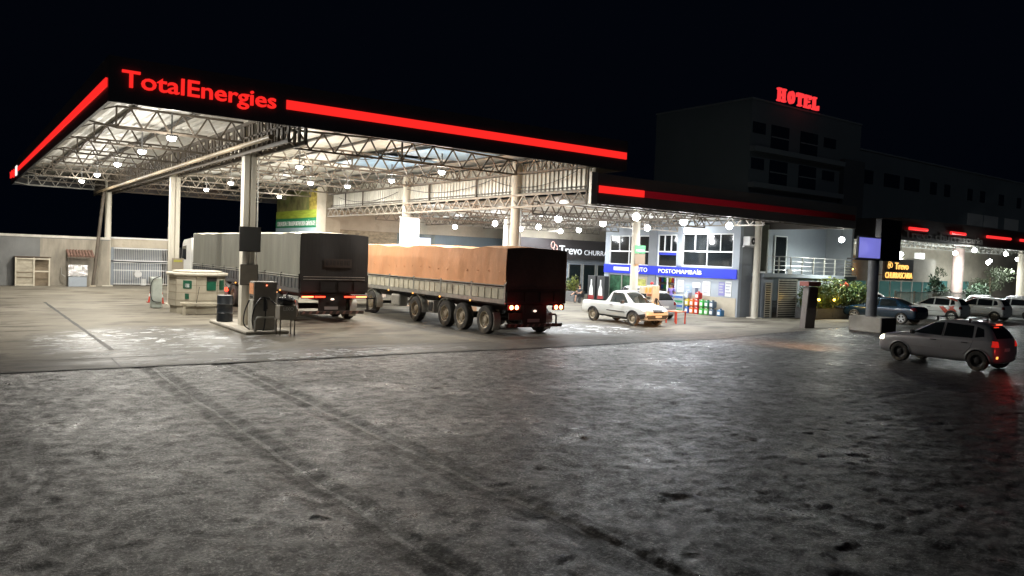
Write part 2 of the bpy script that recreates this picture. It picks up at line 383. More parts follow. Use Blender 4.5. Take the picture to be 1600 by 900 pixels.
    ro = mth('SUBTRACT', mrange(B, .3, .7, .72, .58), mth('MULTIPLY', wet, .20)); L(ro, p.inputs['Roughness'])
    L(mth('SUBTRACT', mth('ADD', .11, mth('MULTIPLY', wet, .10)), mth('MULTIPLY', foam, .3)), p.inputs['Specular IOR Level'])
    h = mth('ADD', mth('MULTIPLY', C, .004), mth('MULTIPLY', B, .02)); bp = N('ShaderNodeBump'); bp.inputs['Distance'].default_value = 1; bp.inputs['Strength'].default_value = .6
    L(h, bp.inputs['Height']); L(bp.outputs[0], p.inputs['Normal'])
    return m
import numpy as np
def vnoise(x, y, sc, seed, octv=4, gain=.5):
    out = np.zeros_like(x); amp = 1.; tot = 0.
    for o in range(octv):
        rs = np.random.RandomState(seed+o); tab = rs.rand(256, 256); xs_ = x*sc; ys_ = y*sc
        xi = np.floor(xs_).astype(int); yi = np.floor(ys_).astype(int); fx = xs_-xi; fy = ys_-yi; fx = fx*fx*(3-2*fx); fy = fy*fy*(3-2*fy)
        a = tab[xi % 256, yi % 256]; b = tab[(xi+1) % 256, yi % 256]; c = tab[xi % 256, (yi+1) % 256]; d = tab[(xi+1) % 256, (yi+1) % 256]
        out += amp*((a*(1-fx)+b*fx)*(1-fy)+(c*(1-fx)+d*fx)*fy); tot += amp; amp *= gain; sc *= 2.07
    return out/tot
def axis_(segs):
    v = []
    for a, b, st in segs:
        k = max(1, int(round((b-a)/st))); v += list(np.linspace(a, b, k, endpoint=False))
    return np.array(v+[segs[-1][1]])
gx = axis_([(-400, -60, 60), (-60, -8, 2.), (-8, -2, .12), (-2, 14, .05), (14, 28, .10), (28, 45, .5), (45, 90, 3), (90, 600, 60)])
gy = axis_([(-200, -10, 30), (-10, 2.5, 1), (2.5, 10, .042), (10, 19.3, .075), (19.3, 26, .4), (26, 90, 4), (90, 700, 60)])
GX, GY = np.meshgrid(gx, gy)
hz = .030*vnoise(GX, GY, .8, 1, 3) + .026*vnoise(GX, GY, 3.2, 11, 4, .6) + .014*vnoise(GX, GY, 11., 21, 2)
hz = hz - .006*np.clip((vnoise(GX, GY, 5., 61, 2)-.5)*8, -1, 1)
# shallow pot-holes with ragged rims
pn = vnoise(GX, GY, 2.1, 31, 4, .55); hz -= .012*np.clip((pn-.675)/.05, 0, 1)
rsd = np.random.RandomState(5)
for _ in range(70):
    px_, py_ = rsd.uniform(-3, 20), rsd.uniform(4, 18); rr_ = rsd.uniform(.05, .20); el = rsd.uniform(.5, 1.6)
    dd = np.hypot((GX-px_)*el, (GY-py_)) + .14*(vnoise(GX, GY, 6., 41, 2)-.5)
    hz -= .020*np.clip((1.15-dd/rr_)*1.3, 0, 1)
# wheel lanes pressed flat: twin grooves with a ridge between
for c_, k_ in ((3.72, 1.), (5.45, 1.), (8.3, .4), (-1.3, .5)):
    wob_ = .5*(vnoise(GX*0, GY, .11, 51, 2)-.5)
    e_ = GX-c_-wob_; msk = np.exp(-(np.abs(e_)/.27)**8)*k_
    hz = hz*(1-.75*msk) + msk*(-.002+.014*np.exp(-(e_/.05)**2)*vnoise(GX, GY, 1.3, 77, 2))
fade = np.clip((19.25-GY)/.5, 0, 1)*np.clip((GY+8)/4, 0, 1)*np.clip((GX+30)/10, 0, 1)*np.clip((23.4-GX)/3, 0, 1)
hz = (hz-.052)*fade - .006*(1-fade)*(GY > 18.5)
hz = np.minimum(hz, -.001)
vs_ = np.stack([GX.ravel(), GY.ravel(), hz.ravel()], 1); nx_, ny_ = len(gx), len(gy)
ii = np.arange(nx_*ny_).reshape(ny_, nx_); fq = np.stack([ii[:-1,:-1].ravel(), ii[:-1,1:].ravel(), ii[1:,1:].ravel(), ii[1:,:-1].ravel()], 1)
me = bpy.data.meshes.new('ground'); me.vertices.add(len(vs_)); me.vertices.foreach_set('co', vs_.ravel()); me.loops.add(fq.size); me.loops.foreach_set('vertex_index', fq.ravel())
me.polygons.add(len(fq)); me.polygons.foreach_set('loop_start', np.arange(0, fq.size, 4)); me.polygons.foreach_set('loop_total', np.full(len(fq), 4)); me.update(calc_edges=True); me.validate()
me.polygons.foreach_set('use_smooth', np.ones(len(fq), bool)); me.materials.append(ground_mat())
g = bpy.data.objects.new('ground', me); COL.objects.link(g); tag(g, kind='structure')
# apron edge is a slightly ragged line
rg = random.Random(3)
xs = [-60+i*.5 for i in range(int(102/.5)+1)]
edge = [(x, 19.2 + .05*math.sin(x*.7)+rg.uniform(-.03, .03) + (max(0, x-24)*.16 if x > 24 else 0)) for x in xs]
mb = MB(); vs = [(x, y, .004) for x, y in edge]+[(x, 75, .004) for x, y in edge]; k = len(edge)
mb.add(vs, [(i, i+1, k+i+1, k+i) for i in range(k-1)])
ap = mb.build('pavement', apron_mat()); tag(ap, kind='structure')
mb = MB()
def seam(pts, w=.035):
    vs = []; 
    for i, (x, y) in enumerate(pts):
        q = pts[min(i+1, len(pts)-1)]; r = pts[max(i-1, 0)]; d = Vector((q[0]-r[0], q[1]-r[1], 0)).normalized(); nn = Vector((-d.y, d.x, 0))*w*rg.uniform(.35, .65)
        vs += [(x-nn.x, y-nn.y, .008), (x+nn.x, y+nn.y, .008)]
    mb.add(vs, [(2*i, 2*i+1, 2*i+3, 2*i+2) for i in range(len(pts)-1)])
seam([(3.45, 22.4+i*.6) for i in range(31)], .11)
seam([(-30+i*.8, 20.9+rg.uniform(-.02, .02)) for i in range(86)], .05)
seam([(x, y-.02) for x, y in edge if x < 30], .09)
seam([(3.15+.01*i, 19.3+i*.32) for i in range(6)], .04); seam([(10.2, 19.3+i*.4) for i in range(5)], .04)
seam([(14.6, 21+i*.8) for i in range(40)], .04); seam([(22+i*.5, 24.8) for i in range(40)], .03)
seam([(-20, 33.0), (-8, 33.05), (3.4, 33)], .04)
j = mb.build('pavement_seams', mat('tar_seam', (.022, .020, .018), .7)); tag(j, kind='structure')

# ============================================================ HIGH CANOPY
def truss(mb, a, b, h, n, w=.06, cw=.075, top=None, vert=True):
    """a,b = bottom chord ends; h = height of top chord; top(t) -> extra height"""
    a = Vector(a); b = Vector(b); top = top or (lambda t: 0)
    B = [a.lerp(b, i/n) for i in range(n+1)]
    Tp = [a.lerp(b, (i+.5)/n)+Vector((0,0,h+top((i+.5)/n))) for i in range(n)]
    Te = [a+Vector((0,0,h+top(0)))] + Tp + [b+Vector((0,0,h+top(1)))]
    mb.bar(a, b, cw)
    for i in range(len(Te)-1): mb.bar(Te[i], Te[i+1], cw)
    for i in range(n): mb.bar(B[i], Tp[i], w); mb.bar(Tp[i], B[i+1], w)
    if vert: mb.bar(a, Te[0], w); mb.bar(b, Te[-1], w)
hc = T('station_canopy', 'tall dark fuel station canopy with red lettering, over the two parked trucks', 'canopy', (3.2, 22, 0))
def H(mb, name, m, **k):      # parts are modelled in world metres and hung on the root
    o = mb.build(name, m, hc, **k); o.location = (-3.2, -22, 0); return o
X0, X1, Y0, Y1, ZB, ZT = 3.2, 21.5, 22.0, 61.5, 6.41, 7.575
H(MB().box(X0, X1, Y0, Y0+.09, ZB, ZT), 'fascia', M['black'])
H(MB().box(X0, X0+.09, Y0+.092, Y1, ZB, ZT), 'fascia', M['black'])
H(MB().box(X1-.09, X1, Y0+.092, Y1, ZB, ZT), 'fascia', M['black'])
H(MB().box(X0+.092, X1-.092, Y1-.09, Y1, ZB, ZT), 'fascia', M['black'])
H(MB().box(7.79, 21.42, Y0-.05, Y0-.003, 6.865, 7.125), 'light_strip', M['red'])
H(MB().box(X0-.05, X0-.003, 22.15, 54.2, 6.80, 7.02), 'light_strip', M['red'])
t = text('TotalEnergies', 'sign_lettering', M['red'], hc, (0, 0, 0), 3.98, .57, 'front', .07, .010); t.location = (3.50-3.2, -.004, 6.68)
t = text('TotalEnergies', 'sign_lettering', M['red'], hc, (0, 0, 0), 4.3, .55, 'left', .07, .012); t.location = (-.004, 60.9-22, 6.62)
H(MB().box(X0-.05, X0-.003, 54.9, 56.1, 6.62, 7.2), 'sign_emblem', M['white_lit'], bevel=.02)
def rz(x): return 7.20 + .28*(1-abs(x-14)/9)if x > 5 else 7.20
mb = MB(); xsn = [X0+.1, 8.3, 14.0, 20.2, X1-.1]
sh = []
for i in range(121):
    x = X0+.095+(X1-X0-.19)*i/120; sh.append((x, 7.22+.22*max(0, 1-abs(x-14)/7.5)+(.03 if i % 2 else 0)))
vs = [(x, Y0+.1, z) for x, z in sh]+[(x, Y1-.1, z) for x, z in sh]+[(x, Y0+.1, z+.03) for x, z in sh]+[(x, Y1-.1, z+.03) for x, z in sh]; k = len(sh)
mb.add(vs, [(i, i+1, k+i+1, k+i) for i in range(k-1)]+[(2*k+i, 3*k+i, 3*k+i+1, 2*k+i+1) for i in range(k-1)])
H(mb, 'roof_sheet', M['sheet'])
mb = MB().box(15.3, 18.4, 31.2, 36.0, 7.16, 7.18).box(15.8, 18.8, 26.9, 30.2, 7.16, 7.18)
H(mb, 'blue_reflection_patch', M['bluerefl'])  # bluish reflection on the ceiling, put into the colour of thin panels
for x in (4.75, 6.5, 10.0, 11.8, 13.6, 15.5, 17.3, 19.0):
    z = 7.155+.19*max(0, 1-abs(x-14)/7.5)
    H(MB().bar((x, 22.15, z), (x, 61.3, z), .12, .10), 'purlin', M['steeld'])
for y in (26.9, 31.5, 36.1, 40.9, 45.6, 50.4, 55.2, 60.6):
    mb = MB(); m_ = M['galv'] if y > 60 else M['truss'] if y > 50 else M['steelb']  # steel tone lightens toward the back: lamp light put into the colour
    truss(mb, (4.15, y, 6.42), (8.05, y, 6.42), .66, 5, .05, .07); mb.bar((4.15, y, 7.08), (3.3, y, 6.75), .05); mb.bar((4.15, y, 6.42), (3.3, y, 6.55), .05)
    H(mb, 'truss', m_)
    if y > 30: m_ = M['truss']
    mb = MB(); truss(mb, (8.6, y, 6.42), (19.7, y, 6.42), .60, 12, .05, .07, top=lambda t: .18*(1-abs(t-.5)*2)); mb.bar((14.15, y, 6.42), (14.15, y, 7.2), .06)
    H(mb, 'truss', m_)
# heavy lattice girder over the left column row
mb = MB()
for x in (8.05, 8.58):
    mb.bar((x, 22.4, 6.98), (x, 60.8, 6.98), .09, .12); mb.bar((x, 22.4, 6.03), (x, 60.8, 6.03), .09, .12); mb.bar((x, 22.4, 6.52), (x, 60.8, 6.52), .05, .06)
    y = 22.5; i = 0
    while y < 60.7:
        mb.bar((x, y, 6.05), (x, y+(.16 if i % 2 else -.05), 6.96), .17, .05, up=(1,0,0)); y += .46; i += 1
i = 0; y = 22.5
while y < 60: mb.bar((8.08, y, 6.03), (8.55, y+.8, 6.03), .05); y += 1.6
H(mb, 'girder', M['steelb'])
# right side: truss above and below the corrugated sheet wall
mb = MB(); truss(mb, (19.72, 22.3, 6.46), (19.72, 47.4, 6.46), .5, 26, .05, .07); H(mb, 'side_truss', M['truss'])
mb = MB(); truss(mb, (19.72, 22.3, 5.02), (19.72, 47.4, 5.02), .50, 28, .055, .08); H(mb, 'side_truss', mat('truss_light', (.33, .295, .245), .55, var=.3))
mb = MB(); sh = []
y = 22.15; i = 0
while y < 47.3:
    sh += [(y, 0), (y+.11, 0), (y+.15, .05), (y+.24, .05)]; y += .28
vs = [(19.96+d, yy, 5.60) for yy, d in sh]+[(19.96+d, yy, 6.9) for yy, d in sh]+[(20.0+d, yy, 5.60) for yy, d in sh]+[(20.0+d, yy, 6.9) for yy, d in sh]; k = len(sh)
mb.add(vs, [(i, i+1, k+i+1, k+i) for i in range(k-1)]+[(2*k+i, 3*k+i, 3*k+i+1, 2*k+i+1) for i in range(k-1)])
H(mb, 'corrugated_wall', M['siding'])
H(MB().bar((19.9, 22.2, 5.72), (19.9, 47.3, 5.72), .05).bar((19.9, 22.2, 5.60), (19.9, 47.3, 5.60), .06).bar((19.88, 22.2, 6.44), (19.88, 47.3, 6.44), .06), 'wall_rail', M['steelb'])
for y in (22.4, 30.2, 34.6, 42.5, 45.0): H(MB().bar((19.84, y, 5.5), (19.84, y, 6.5), .07), 'wall_post', M['steelb'])
def column(x, y, z, r, sq=False):
    mb = MB()
    if sq: # paired channel column
        mb.box(x-.21, x-.03, y-.17, y+.17, 0, z); mb.box(x+.03, x+.21, y-.17, y+.17, 0, z); mb.box(x-.035, x+.035, y-.12, y+.12, 0, z-.02)
    else: mb.cyl(x, y, 0, z, r, 24)
    mb.box(x-.30, x+.30, y-.30, y+.30, 0, .06)
    return mb
for x, y, s in ((8.35, 27.1, 1), (8.45, 38.5, 1), (8.1, 54.9, 0)): H(column(x, y, 7.1, .19, s), 'column', M['column'], smooth=True)
for x, y in ((19.9, 27.1), (19.9, 37.1)): H(column(x, y, 7.0, .22), 'column', M['column'], smooth=True)
H(MB().box(19.6, 20.6, 47.45, 49.0, 0, 7.0), 'column', M['cream'])
H(MB().tube([(7.6, 22.7, 6.12), (7.6, 56, 6.0)], .075, 10), 'drain_pipe', M['pipe'], smooth=True)

for x, y0, y1, z, sg_ in ((19.80, 23, 29, 6.35, .5), (19.80, 29, 37, 6.3, .35), (14.1, 27, 31.5, 6.95, .25), (8.9, 27, 38, 6.35, .3), (19.84, 38, 46, 6.2, .4)):
    H(MB().tube([(x, y0+(y1-y0)*i/14, z-sg_*(1-(2*i/14-1)**2)) for i in range(15)], .016, 5), 'cable', M['chassis'])
for x, y in ((8.35, 26.9), (19.9, 26.86)): H(MB().tube([(x+.26, y, .1), (x+.26, y, 6.0)], .022, 6).box(x+.18, x+.34, y-.06, y+.04, 1.2, 1.5) if x < 10 else MB().tube([(x+.1, y-.04, .1), (x+.1, y-.04, 6.0)], .022, 6), 'conduit', M['galv'])
# ============================================================ LOW CANOPY
lc = T('low_canopy', 'lower dark canopy with a half-failed red light line, in front of the blue-banded shop', 'canopy', (20, 22, 0))
def Lw(mb, name, m, **k):
    o = mb.build(name, m, lc, **k); o.location = (-20, -22, 0); return o
Lw(MB().box(19.98, 38.3, 22, 22.10, 5.03, 6.2), 'fascia', M['lowblack'])
Lw(MB().box(38.2, 38.3, 22.102, 42, 5.03, 6.2), 'fascia', M['lowblack'])
Lw(MB().box(19.66, 19.975, 21.98, 22.12, 5.0, 6.22), 'end_cap', M['galv'])
Lw(MB().box(20.06, 22.5, 21.955, 21.997, 5.46, 5.73), 'light_strip', M['red'])
o = MB().box(22.505, 38.1, 21.955, 21.997, 5.46, 5.73); Lw(o, 'light_strip', M['reddim'])
mb = MB(); sh = [(20.05+18.1*i/120, 5.42+(.03 if i % 2 else 0)) for i in range(121)]; k = len(sh)
mb.add([(x, 22.12, z) for x, z in sh]+[(x, 47, z) for x, z in sh]+[(x, 22.12, z+.03) for x, z in sh]+[(x, 47, z+.03) for x, z in sh],
       [(i, i+1, k+i+1, k+i) for i in range(k-1)]+[(2*k+i, 3*k+i, 3*k+i+1, 2*k+i+1) for i in range(k-1)])
Lw(mb, 'roof_sheet', M['sheet'])
for (xa, xb, y, z, h, n_) in ((20.2, 38.1, 22.5, 5.02, .33, 44), (20.2, 31.45, 26.3, 4.76, .52, 17), (20.2, 34.9, 31.2, 4.76, .52, 22), (20.2, 34.9, 36.2, 4.76, .52, 22), (20.2, 38, 41.4, 4.76, .52, 26)):
    mb = MB(); truss(mb, (xa, y, z), (xb, y, z), h, n_, .045, .06); Lw(mb, 'truss', M['truss'] if y != 26.3 else M['steelb'])
for x in (26.5, 31.3):
    mb = MB(); truss(mb, (x, 22.6, 4.85), (x, 46.5, 4.85), .42, 30, .045, .06); Lw(mb, 'truss', M['truss'])
for y in (24.4, 28.6, 33.6, 38.9):
    Lw(MB().bar((20.1, y, 5.37), (38.1, y, 5.37), .07, .08), 'purlin', M['steelw'])
for x, y in ((26.5, 26.3), (35.95, 26.3), (26.55, 37.0)): Lw(column(x, y, 5.35, .19), 'column', M['column'], smooth=True)

# ============================================================ LAMPS
ORD = ['first', 'second', 'third', 'fourth', 'fifth', 'sixth']
def floodlight(x, y, z, label, group, watt, col, roof):
    t = T('floodlight', label, 'ceiling lamp', (x, y, z), 0, group)
    MB().box(-.02, .02, -.02, .02, .10, roof-z).build('bracket', M['lampmetal'], t)
    MB().box(-.16, .16, -.13, .13, .035, .11).build('housing', M['lampmetal'], t, bevel=.015)
    MB().ball((0,0,.0), .135, 8, (1,1,.7)).build('lamp_glass', M['bulb'], t, smooth=True)
    light('lamp_light', (0, 0, -.16), watt*.76, t, col, .26, 'AREA')
    light('lamp_light', (0, 0, -.30), watt*.40, t, col, .18)
    return t
fl = [(5.67, 26.43, 'left-hand bay, nearest the camera'), (5.7, 31.3, 'left-hand bay, second back'), (5.85, 37.4, 'left-hand bay, third back'), (6.0, 44.27, 'left-hand bay, fourth back'), (6.0, 49.99, 'left-hand bay, farthest back'),
      (12.5, 48.8, 'above the grey-tarped truck, farthest back'), (12.1, 42.37, 'above the front half of the grey-tarped truck'), (17.4, 49.97, 'beside the green billboard'), (11.6, 31.0, 'above the rear end of the grey-tarped truck'),
      (14.8, 37.95, 'between the two trucks, near the middle of the bay'), (16.78, 37.84, 'above the front half of the orange-tarped truck'), (16.69, 32.67, 'above the middle of the orange-tarped truck'), (16.25, 27.38, 'above the rear half of the orange-tarped truck')]
for x, y, d in fl:
    floodlight(x, y, 6.22, 'square floodlight, tall canopy, '+d, 'floodlights under the tall canopy', 520, (1, .955, .86), 7.0)
def bulblamp(x, y, z, label, group, watt, col, roof, r=.16):
    t = T('bay_lamp', label, 'ceiling lamp', (x, y, z), 0, group)
    MB().tube([(0,0,.2), (0,0,roof-z)], .015, 6).build('cord', M['plastic'], t)
    MB().lathe([(.05, .25), (.06, .12), (.10, .09)], axis='Z', n=16).build('socket', M['lampmetal'], t, smooth=True)
    MB().ball((0,0,0), r, 8).build('bulb', M['bulbc'], t, smooth=True)
    light('lamp_light', (0, 0, -.24), watt*.38, t, col, .14)
    light('lamp_light', (0, 0, -.20), watt*.62, t, col, .26, 'AREA')
    return t
rows = [('front row', [(23.65, 23.5), (27.28, 24.06), (30.5, 24.0)]), ('second row', [(23.58, 28.66), (27.2, 29.4), (31.4, 30.3), (34.2, 29.9)]),
        ('third row', [(25.62, 36.9), (29.0, 37.1), (32.7, 37.6)]), ('back row', [(31.0, 41.6), (34.0, 41.0), (27.6, 44.5)])]
for rn, pts in rows:
    for i, (x, y) in enumerate(sorted(pts)):
        bulblamp(x, y, 4.78, 'round white bulb lamp under the low canopy, %s, %s from the left' % (rn, ORD[i]), 'bulb lamps under the low canopy', 330, (.95, .98, 1.0), 5.35)
bulblamp(41.9, 24.9, 4.62, 'bright round lamp on a thin arm above the shop balcony railing', None, 330*1.6, (.95, 1, .9), 5.2)
# ============================================================ WHEELS
def wheel(parent, x, y, r, w, side, rimm, spokes=0, hub=.5, tyre=None, rr=.62):
    """side -1: outer face towards -X"""
    s = side; mb = MB()
    mb.lathe([(r*rr, s*w*.48), (r*.80, s*w*.52), (r*.95, s*w*.46), (r, s*w*.30), (r, -s*w*.30), (r*.95, -s*w*.46), (r*.8, -s*w*.5), (r*rr, -s*w*.48)], (0,0,0), 'X', 36)
    t = mb.build('wheel', tyre or M['tyre'], parent, smooth=True, loc=(x, y, r))
    mb = MB(); R_ = r*rr
    if spokes == 0:      # dished steel rim with holes
        mb.lathe([(R_, s*w*.48), (R_*.93, s*w*.44), (R_*.88, s*w*.20), (R_*.62, s*w*.10), (R_*.42, s*w*.16), (R_*.38, s*w*.34), (R_*.16, s*w*.38), (.001, s*w*.38)], (0,0,0), 'X', 32)
        rim = mb.build('rim', rimm, t, smooth=True)
        hb = MB()
        for k in range(10):
            a = 2*math.pi*k/10; c = (s*w*.155, R_*.74*math.cos(a), R_*.74*math.sin(a))
            hb.lathe([(.001, 0), (R_*.085, 0), (R_*.085, s*.01)], c, 'X', 8)
        hb.lathe([(R_*.735, 0), (R_*.745, 0), (R_*.745, s*.004), (R_*.735, s*.004)], (s*w*.155, 0, 0), 'X', 32)
        hb.build('rim_holes', M['chassis'], t)
    elif spokes < 0:     # solid hubcap
        mb.lathe([(R_, s*w*.48), (R_*.95, s*w*.50), (R_*.6, s*w*.44), (R_*.3, s*w*.50), (.001, s*w*.50)], (0,0,0), 'X', 32)
        mb.build('rim', rimm, t, smooth=True)
        hb = MB()
        for k in range(-spokes):
            a = 2*math.pi*k/(-spokes); hb.bar((s*w*.49, R_*.45*math.cos(a), R_*.45*math.sin(a)), (s*w*.50, R_*.85*math.cos(a), R_*.85*math.sin(a)), R_*.2, .02, up=(1,0,0))
        hb.build('rim_holes', M['chassis'], t)
    else:
        mb.lathe([(R_, s*w*.48), (R_*.9, s*w*.46), (R_*.88, -s*w*.1), (.001, -s*w*.1)], (0,0,0), 'X', 32)
        mb.build('rim_well', M['chassis'], t, smooth=True)
        hb = MB(); hb.lathe([(R_*1.0, s*w*.5), (R_*.90, s*w*.5), (R_*.90, s*w*.4)], (0,0,0), 'X', 32); hb.lathe([(.001, s*w*.5), (R_*.24, s*w*.48), (R_*.26, s*w*.3)], (0,0,0), 'X', 20)
        for k in range(spokes):
            a = 2*math.pi*k/spokes+.3; hb.bar((s*w*.44, R_*.1*math.cos(a), R_*.1*math.sin(a)), (s*w*.46, R_*.94*math.cos(a), R_*.94*math.sin(a)), R_*.27, .03, up=(1,0,0))
        hb.build('rim', rimm, t, smooth=True)
    return t
# ============================================================ CARS  (forward +Y, wheelbase centre at origin)
def car_body(root, st, axles, r_arch, col, bed=None):
    vs = []; fs = []; npt = 11
    for (y, zb, zs, ws, zt, wt) in st:
        half = [(0, zb), (ws*.80, zb), (ws*.97, zb+.09), (ws, zb+(zs-zb)*.5), (ws*.985, zs-.05), (ws*.95, zs), (wt+(ws*.95-wt)*.45, zs+(zt-zs)*.5), (wt+.03, zt-.07 if zt-zs > .15 else zs+(zt-zs)*.85), (wt*.86, zt-.005), (wt*.45, zt+.008), (0, zt+.012)]
        full = [(-a, b) for a, b in half] + [(a, b) for a, b in half[-2:0:-1]]
        vs += [(a, y, b) for a, b in full]
    n = len(st); k = len(vs)//n
    fs = [(i*k+j, i*k+(j+1) % k, (i+1)*k+(j+1) % k, (i+1)*k+j) for i in range(n-1) for j in range(k)]
    def cap(i, rev):      # strip-fill the ends so that they subdivide well
        o = i*k; h = k//2; out = []
        for j in range(0, h):
            a, b = o+j, o+j+1; c, d = o+(k-j) % k, o+(k-j-1) % k
            q = [a, b, d, c]; q2 = []
            for e in q:
                if e not in q2: q2.append(e)
            out.append(tuple(q2[::-1] if rev else q2))
        return out
    fs += cap(0, False) + cap(n-1, True)
    me = bpy.data.meshes.new('body'); me.from_pydata(vs, [], fs)
    bm = bmesh.new(); bm.from_mesh(me); bmesh.ops.recalc_face_normals(bm, faces=bm.faces); bm.to_mesh(me); bm.free()
    me.materials.append(col); me.materials.append(M['chassis'])
    o = bpy.data.objects.new('body', me); COL.objects.link(o)
    sb = o.modifiers.new('s', 'SUBSURF'); sb.levels = 2; sb.render_levels = 2
    # arch wells as one cutter
    mb = MB(); W = max(s[3] for s in st)
    for y in axles:
        for sx in (-1, 1):
            prof = [(r_arch*math.cos(a), r_arch*math.sin(a)) for a in [math.pi*2*i/40 for i in range(40)]]
            mb.prism([(y+a, ARZ+b) for a, b in prof], 'X', sx*(W-.27), sx*(W+.4))
    if bed: mb.box(-bed[0], bed[0], bed[1], bed[2], bed[3], 2)
    cme = bpy.data.meshes.new('c'); cme.from_pydata(mb.v, [], mb.f)
    bm = bmesh.new(); bm.from_mesh(cme); bmesh.ops.recalc_face_normals(bm, faces=bm.faces); bm.to_mesh(cme); bm.free()
    cme.materials.append(col if bed == 'x' else M['chassis'])
    co = bpy.data.objects.new('c', cme); COL.objects.link(co)
    bo = o.modifiers.new('b', 'BOOLEAN'); bo.operation = 'DIFFERENCE'; bo.object = co; bo.solver = 'EXACT'; bo.material_mode = 'TRANSFER'
    dg = bpy.context.evaluated_depsgraph_get(); fin = bpy.data.meshes.new_from_object(o.evaluated_get(dg))
    for x in (o, co): bpy.data.objects.remove(x)
    fin.name = 'body'
    b = bpy.data.objects.new('body', fin); COL.objects.link(b); b.parent = root
    for p_ in fin.polygons: p_.use_smooth = True
    fin.set_sharp_from_angle(angle=R(42))
    return b, BVHTree.FromPolygons([v.co.copy() for v in fin.vertices], [tuple(p_.vertices) for p_ in fin.polygons])
ARZ = .30
M['tailglow'] = mat('glowing_tail_lens', (.4,.01,.01), .25, emit=(1,.03,.02), es=.42)
def patch(bvh, name, m, parent, quad, axis, sgn, off=.006, nu=10, nv=6, both=False, cen=(0,0)):
    """project a quad given in the plane across `axis` onto the body. axis 'X': quad in (y,z); 'Y': quad in (x,z); 'Z': (x,y)"""
    def make(s):
        P = []; ok = []
        for j in range(nv+1):
            for i in range(nu+1):
                u, v = i/nu, j/nv
                a = [(1-u)*(1-v)*quad[0][t]+u*(1-v)*quad[1][t]+u*v*quad[2][t]+(1-u)*v*quad[3][t] for t in (0,1)]
                if axis == 'X': o_, d_ = Vector((s*4, a[0], a[1])), Vector((-s,0,0))
                elif axis == 'Y': o_, d_ = Vector((a[0], s*6, a[1])), Vector((0,-s,0))
                elif axis == 'C':
                    c_, s_ = math.cos(R(a[0])), math.sin(R(a[0])); o_, d_ = Vector((cen[0]+s*3*c_, cen[1]+3*s_, a[1])), Vector((-s*c_, -s_, 0))
                else: o_, d_ = Vector((a[0], a[1], 4)), Vector((0,0,-1))
                h, nn, _, _ = bvh.ray_cast(o_, d_)
                if h is None: ok.append(False); P.append(Vector((0,0,0)))
                else: ok.append(True); P.append(h-d_*off)
        mb = MB(); fs = []
        for j in range(nv):
            for i in range(nu):
                q = (j*(nu+1)+i, j*(nu+1)+i+1, (j+1)*(nu+1)+i+1, (j+1)*(nu+1)+i)
                if all(ok[t] for t in q): fs.append(q)
        mb.add(P, fs); o = mb.build(name, m, parent, smooth=True); return o
    if both: return [make(-1), make(1)]
    return make(sgn)
def line(bvh, name, m, parent, pts, side, wd=.012, off=.003):
    """thin door gap drawn on the flank as narrow geometry"""
    mb = MB(); P = []
    for s in ([-1, 1] if side == 0 else [side]):
        row = []
        for (y, z) in pts:
            h, nn, _, _ = bvh.ray_cast(Vector((s*4, y, z)), Vector((-s, 0, 0)))
            if h: row.append(h+Vector((s*off, 0, 0)))
        for a, b in zip(row, row[1:]): mb.bar(a, b, wd, wd*.6)
    return mb.build(name, m, parent)
HATCH = [(-1.70,.42,.62,.70,.66,.60), (-1.69,.30,.80,.78,.85,.62), (-1.65,.24,.90,.815,.99,.60), (-1.55,.22,.93,.825,1.18,.56), (-1.38,.21,.94,.83,1.37,.535), (-1.05,.21,.94,.83,1.44,.54), (-.5,.20,.93,.83,1.465,.555), (-.05,.20,.92,.83,1.445,.555),
         (.30,.20,.91,.83,1.34,.55), (.66,.20,.90,.825,1.13,.57), (.98,.20,.885,.82,.955,.62), (1.50,.21,.86,.81,.905,.64), (1.84,.23,.80,.785,.835,.62), (1.93,.27,.72,.745,.755,.58), (1.965,.38,.62,.68,.65,.5)]
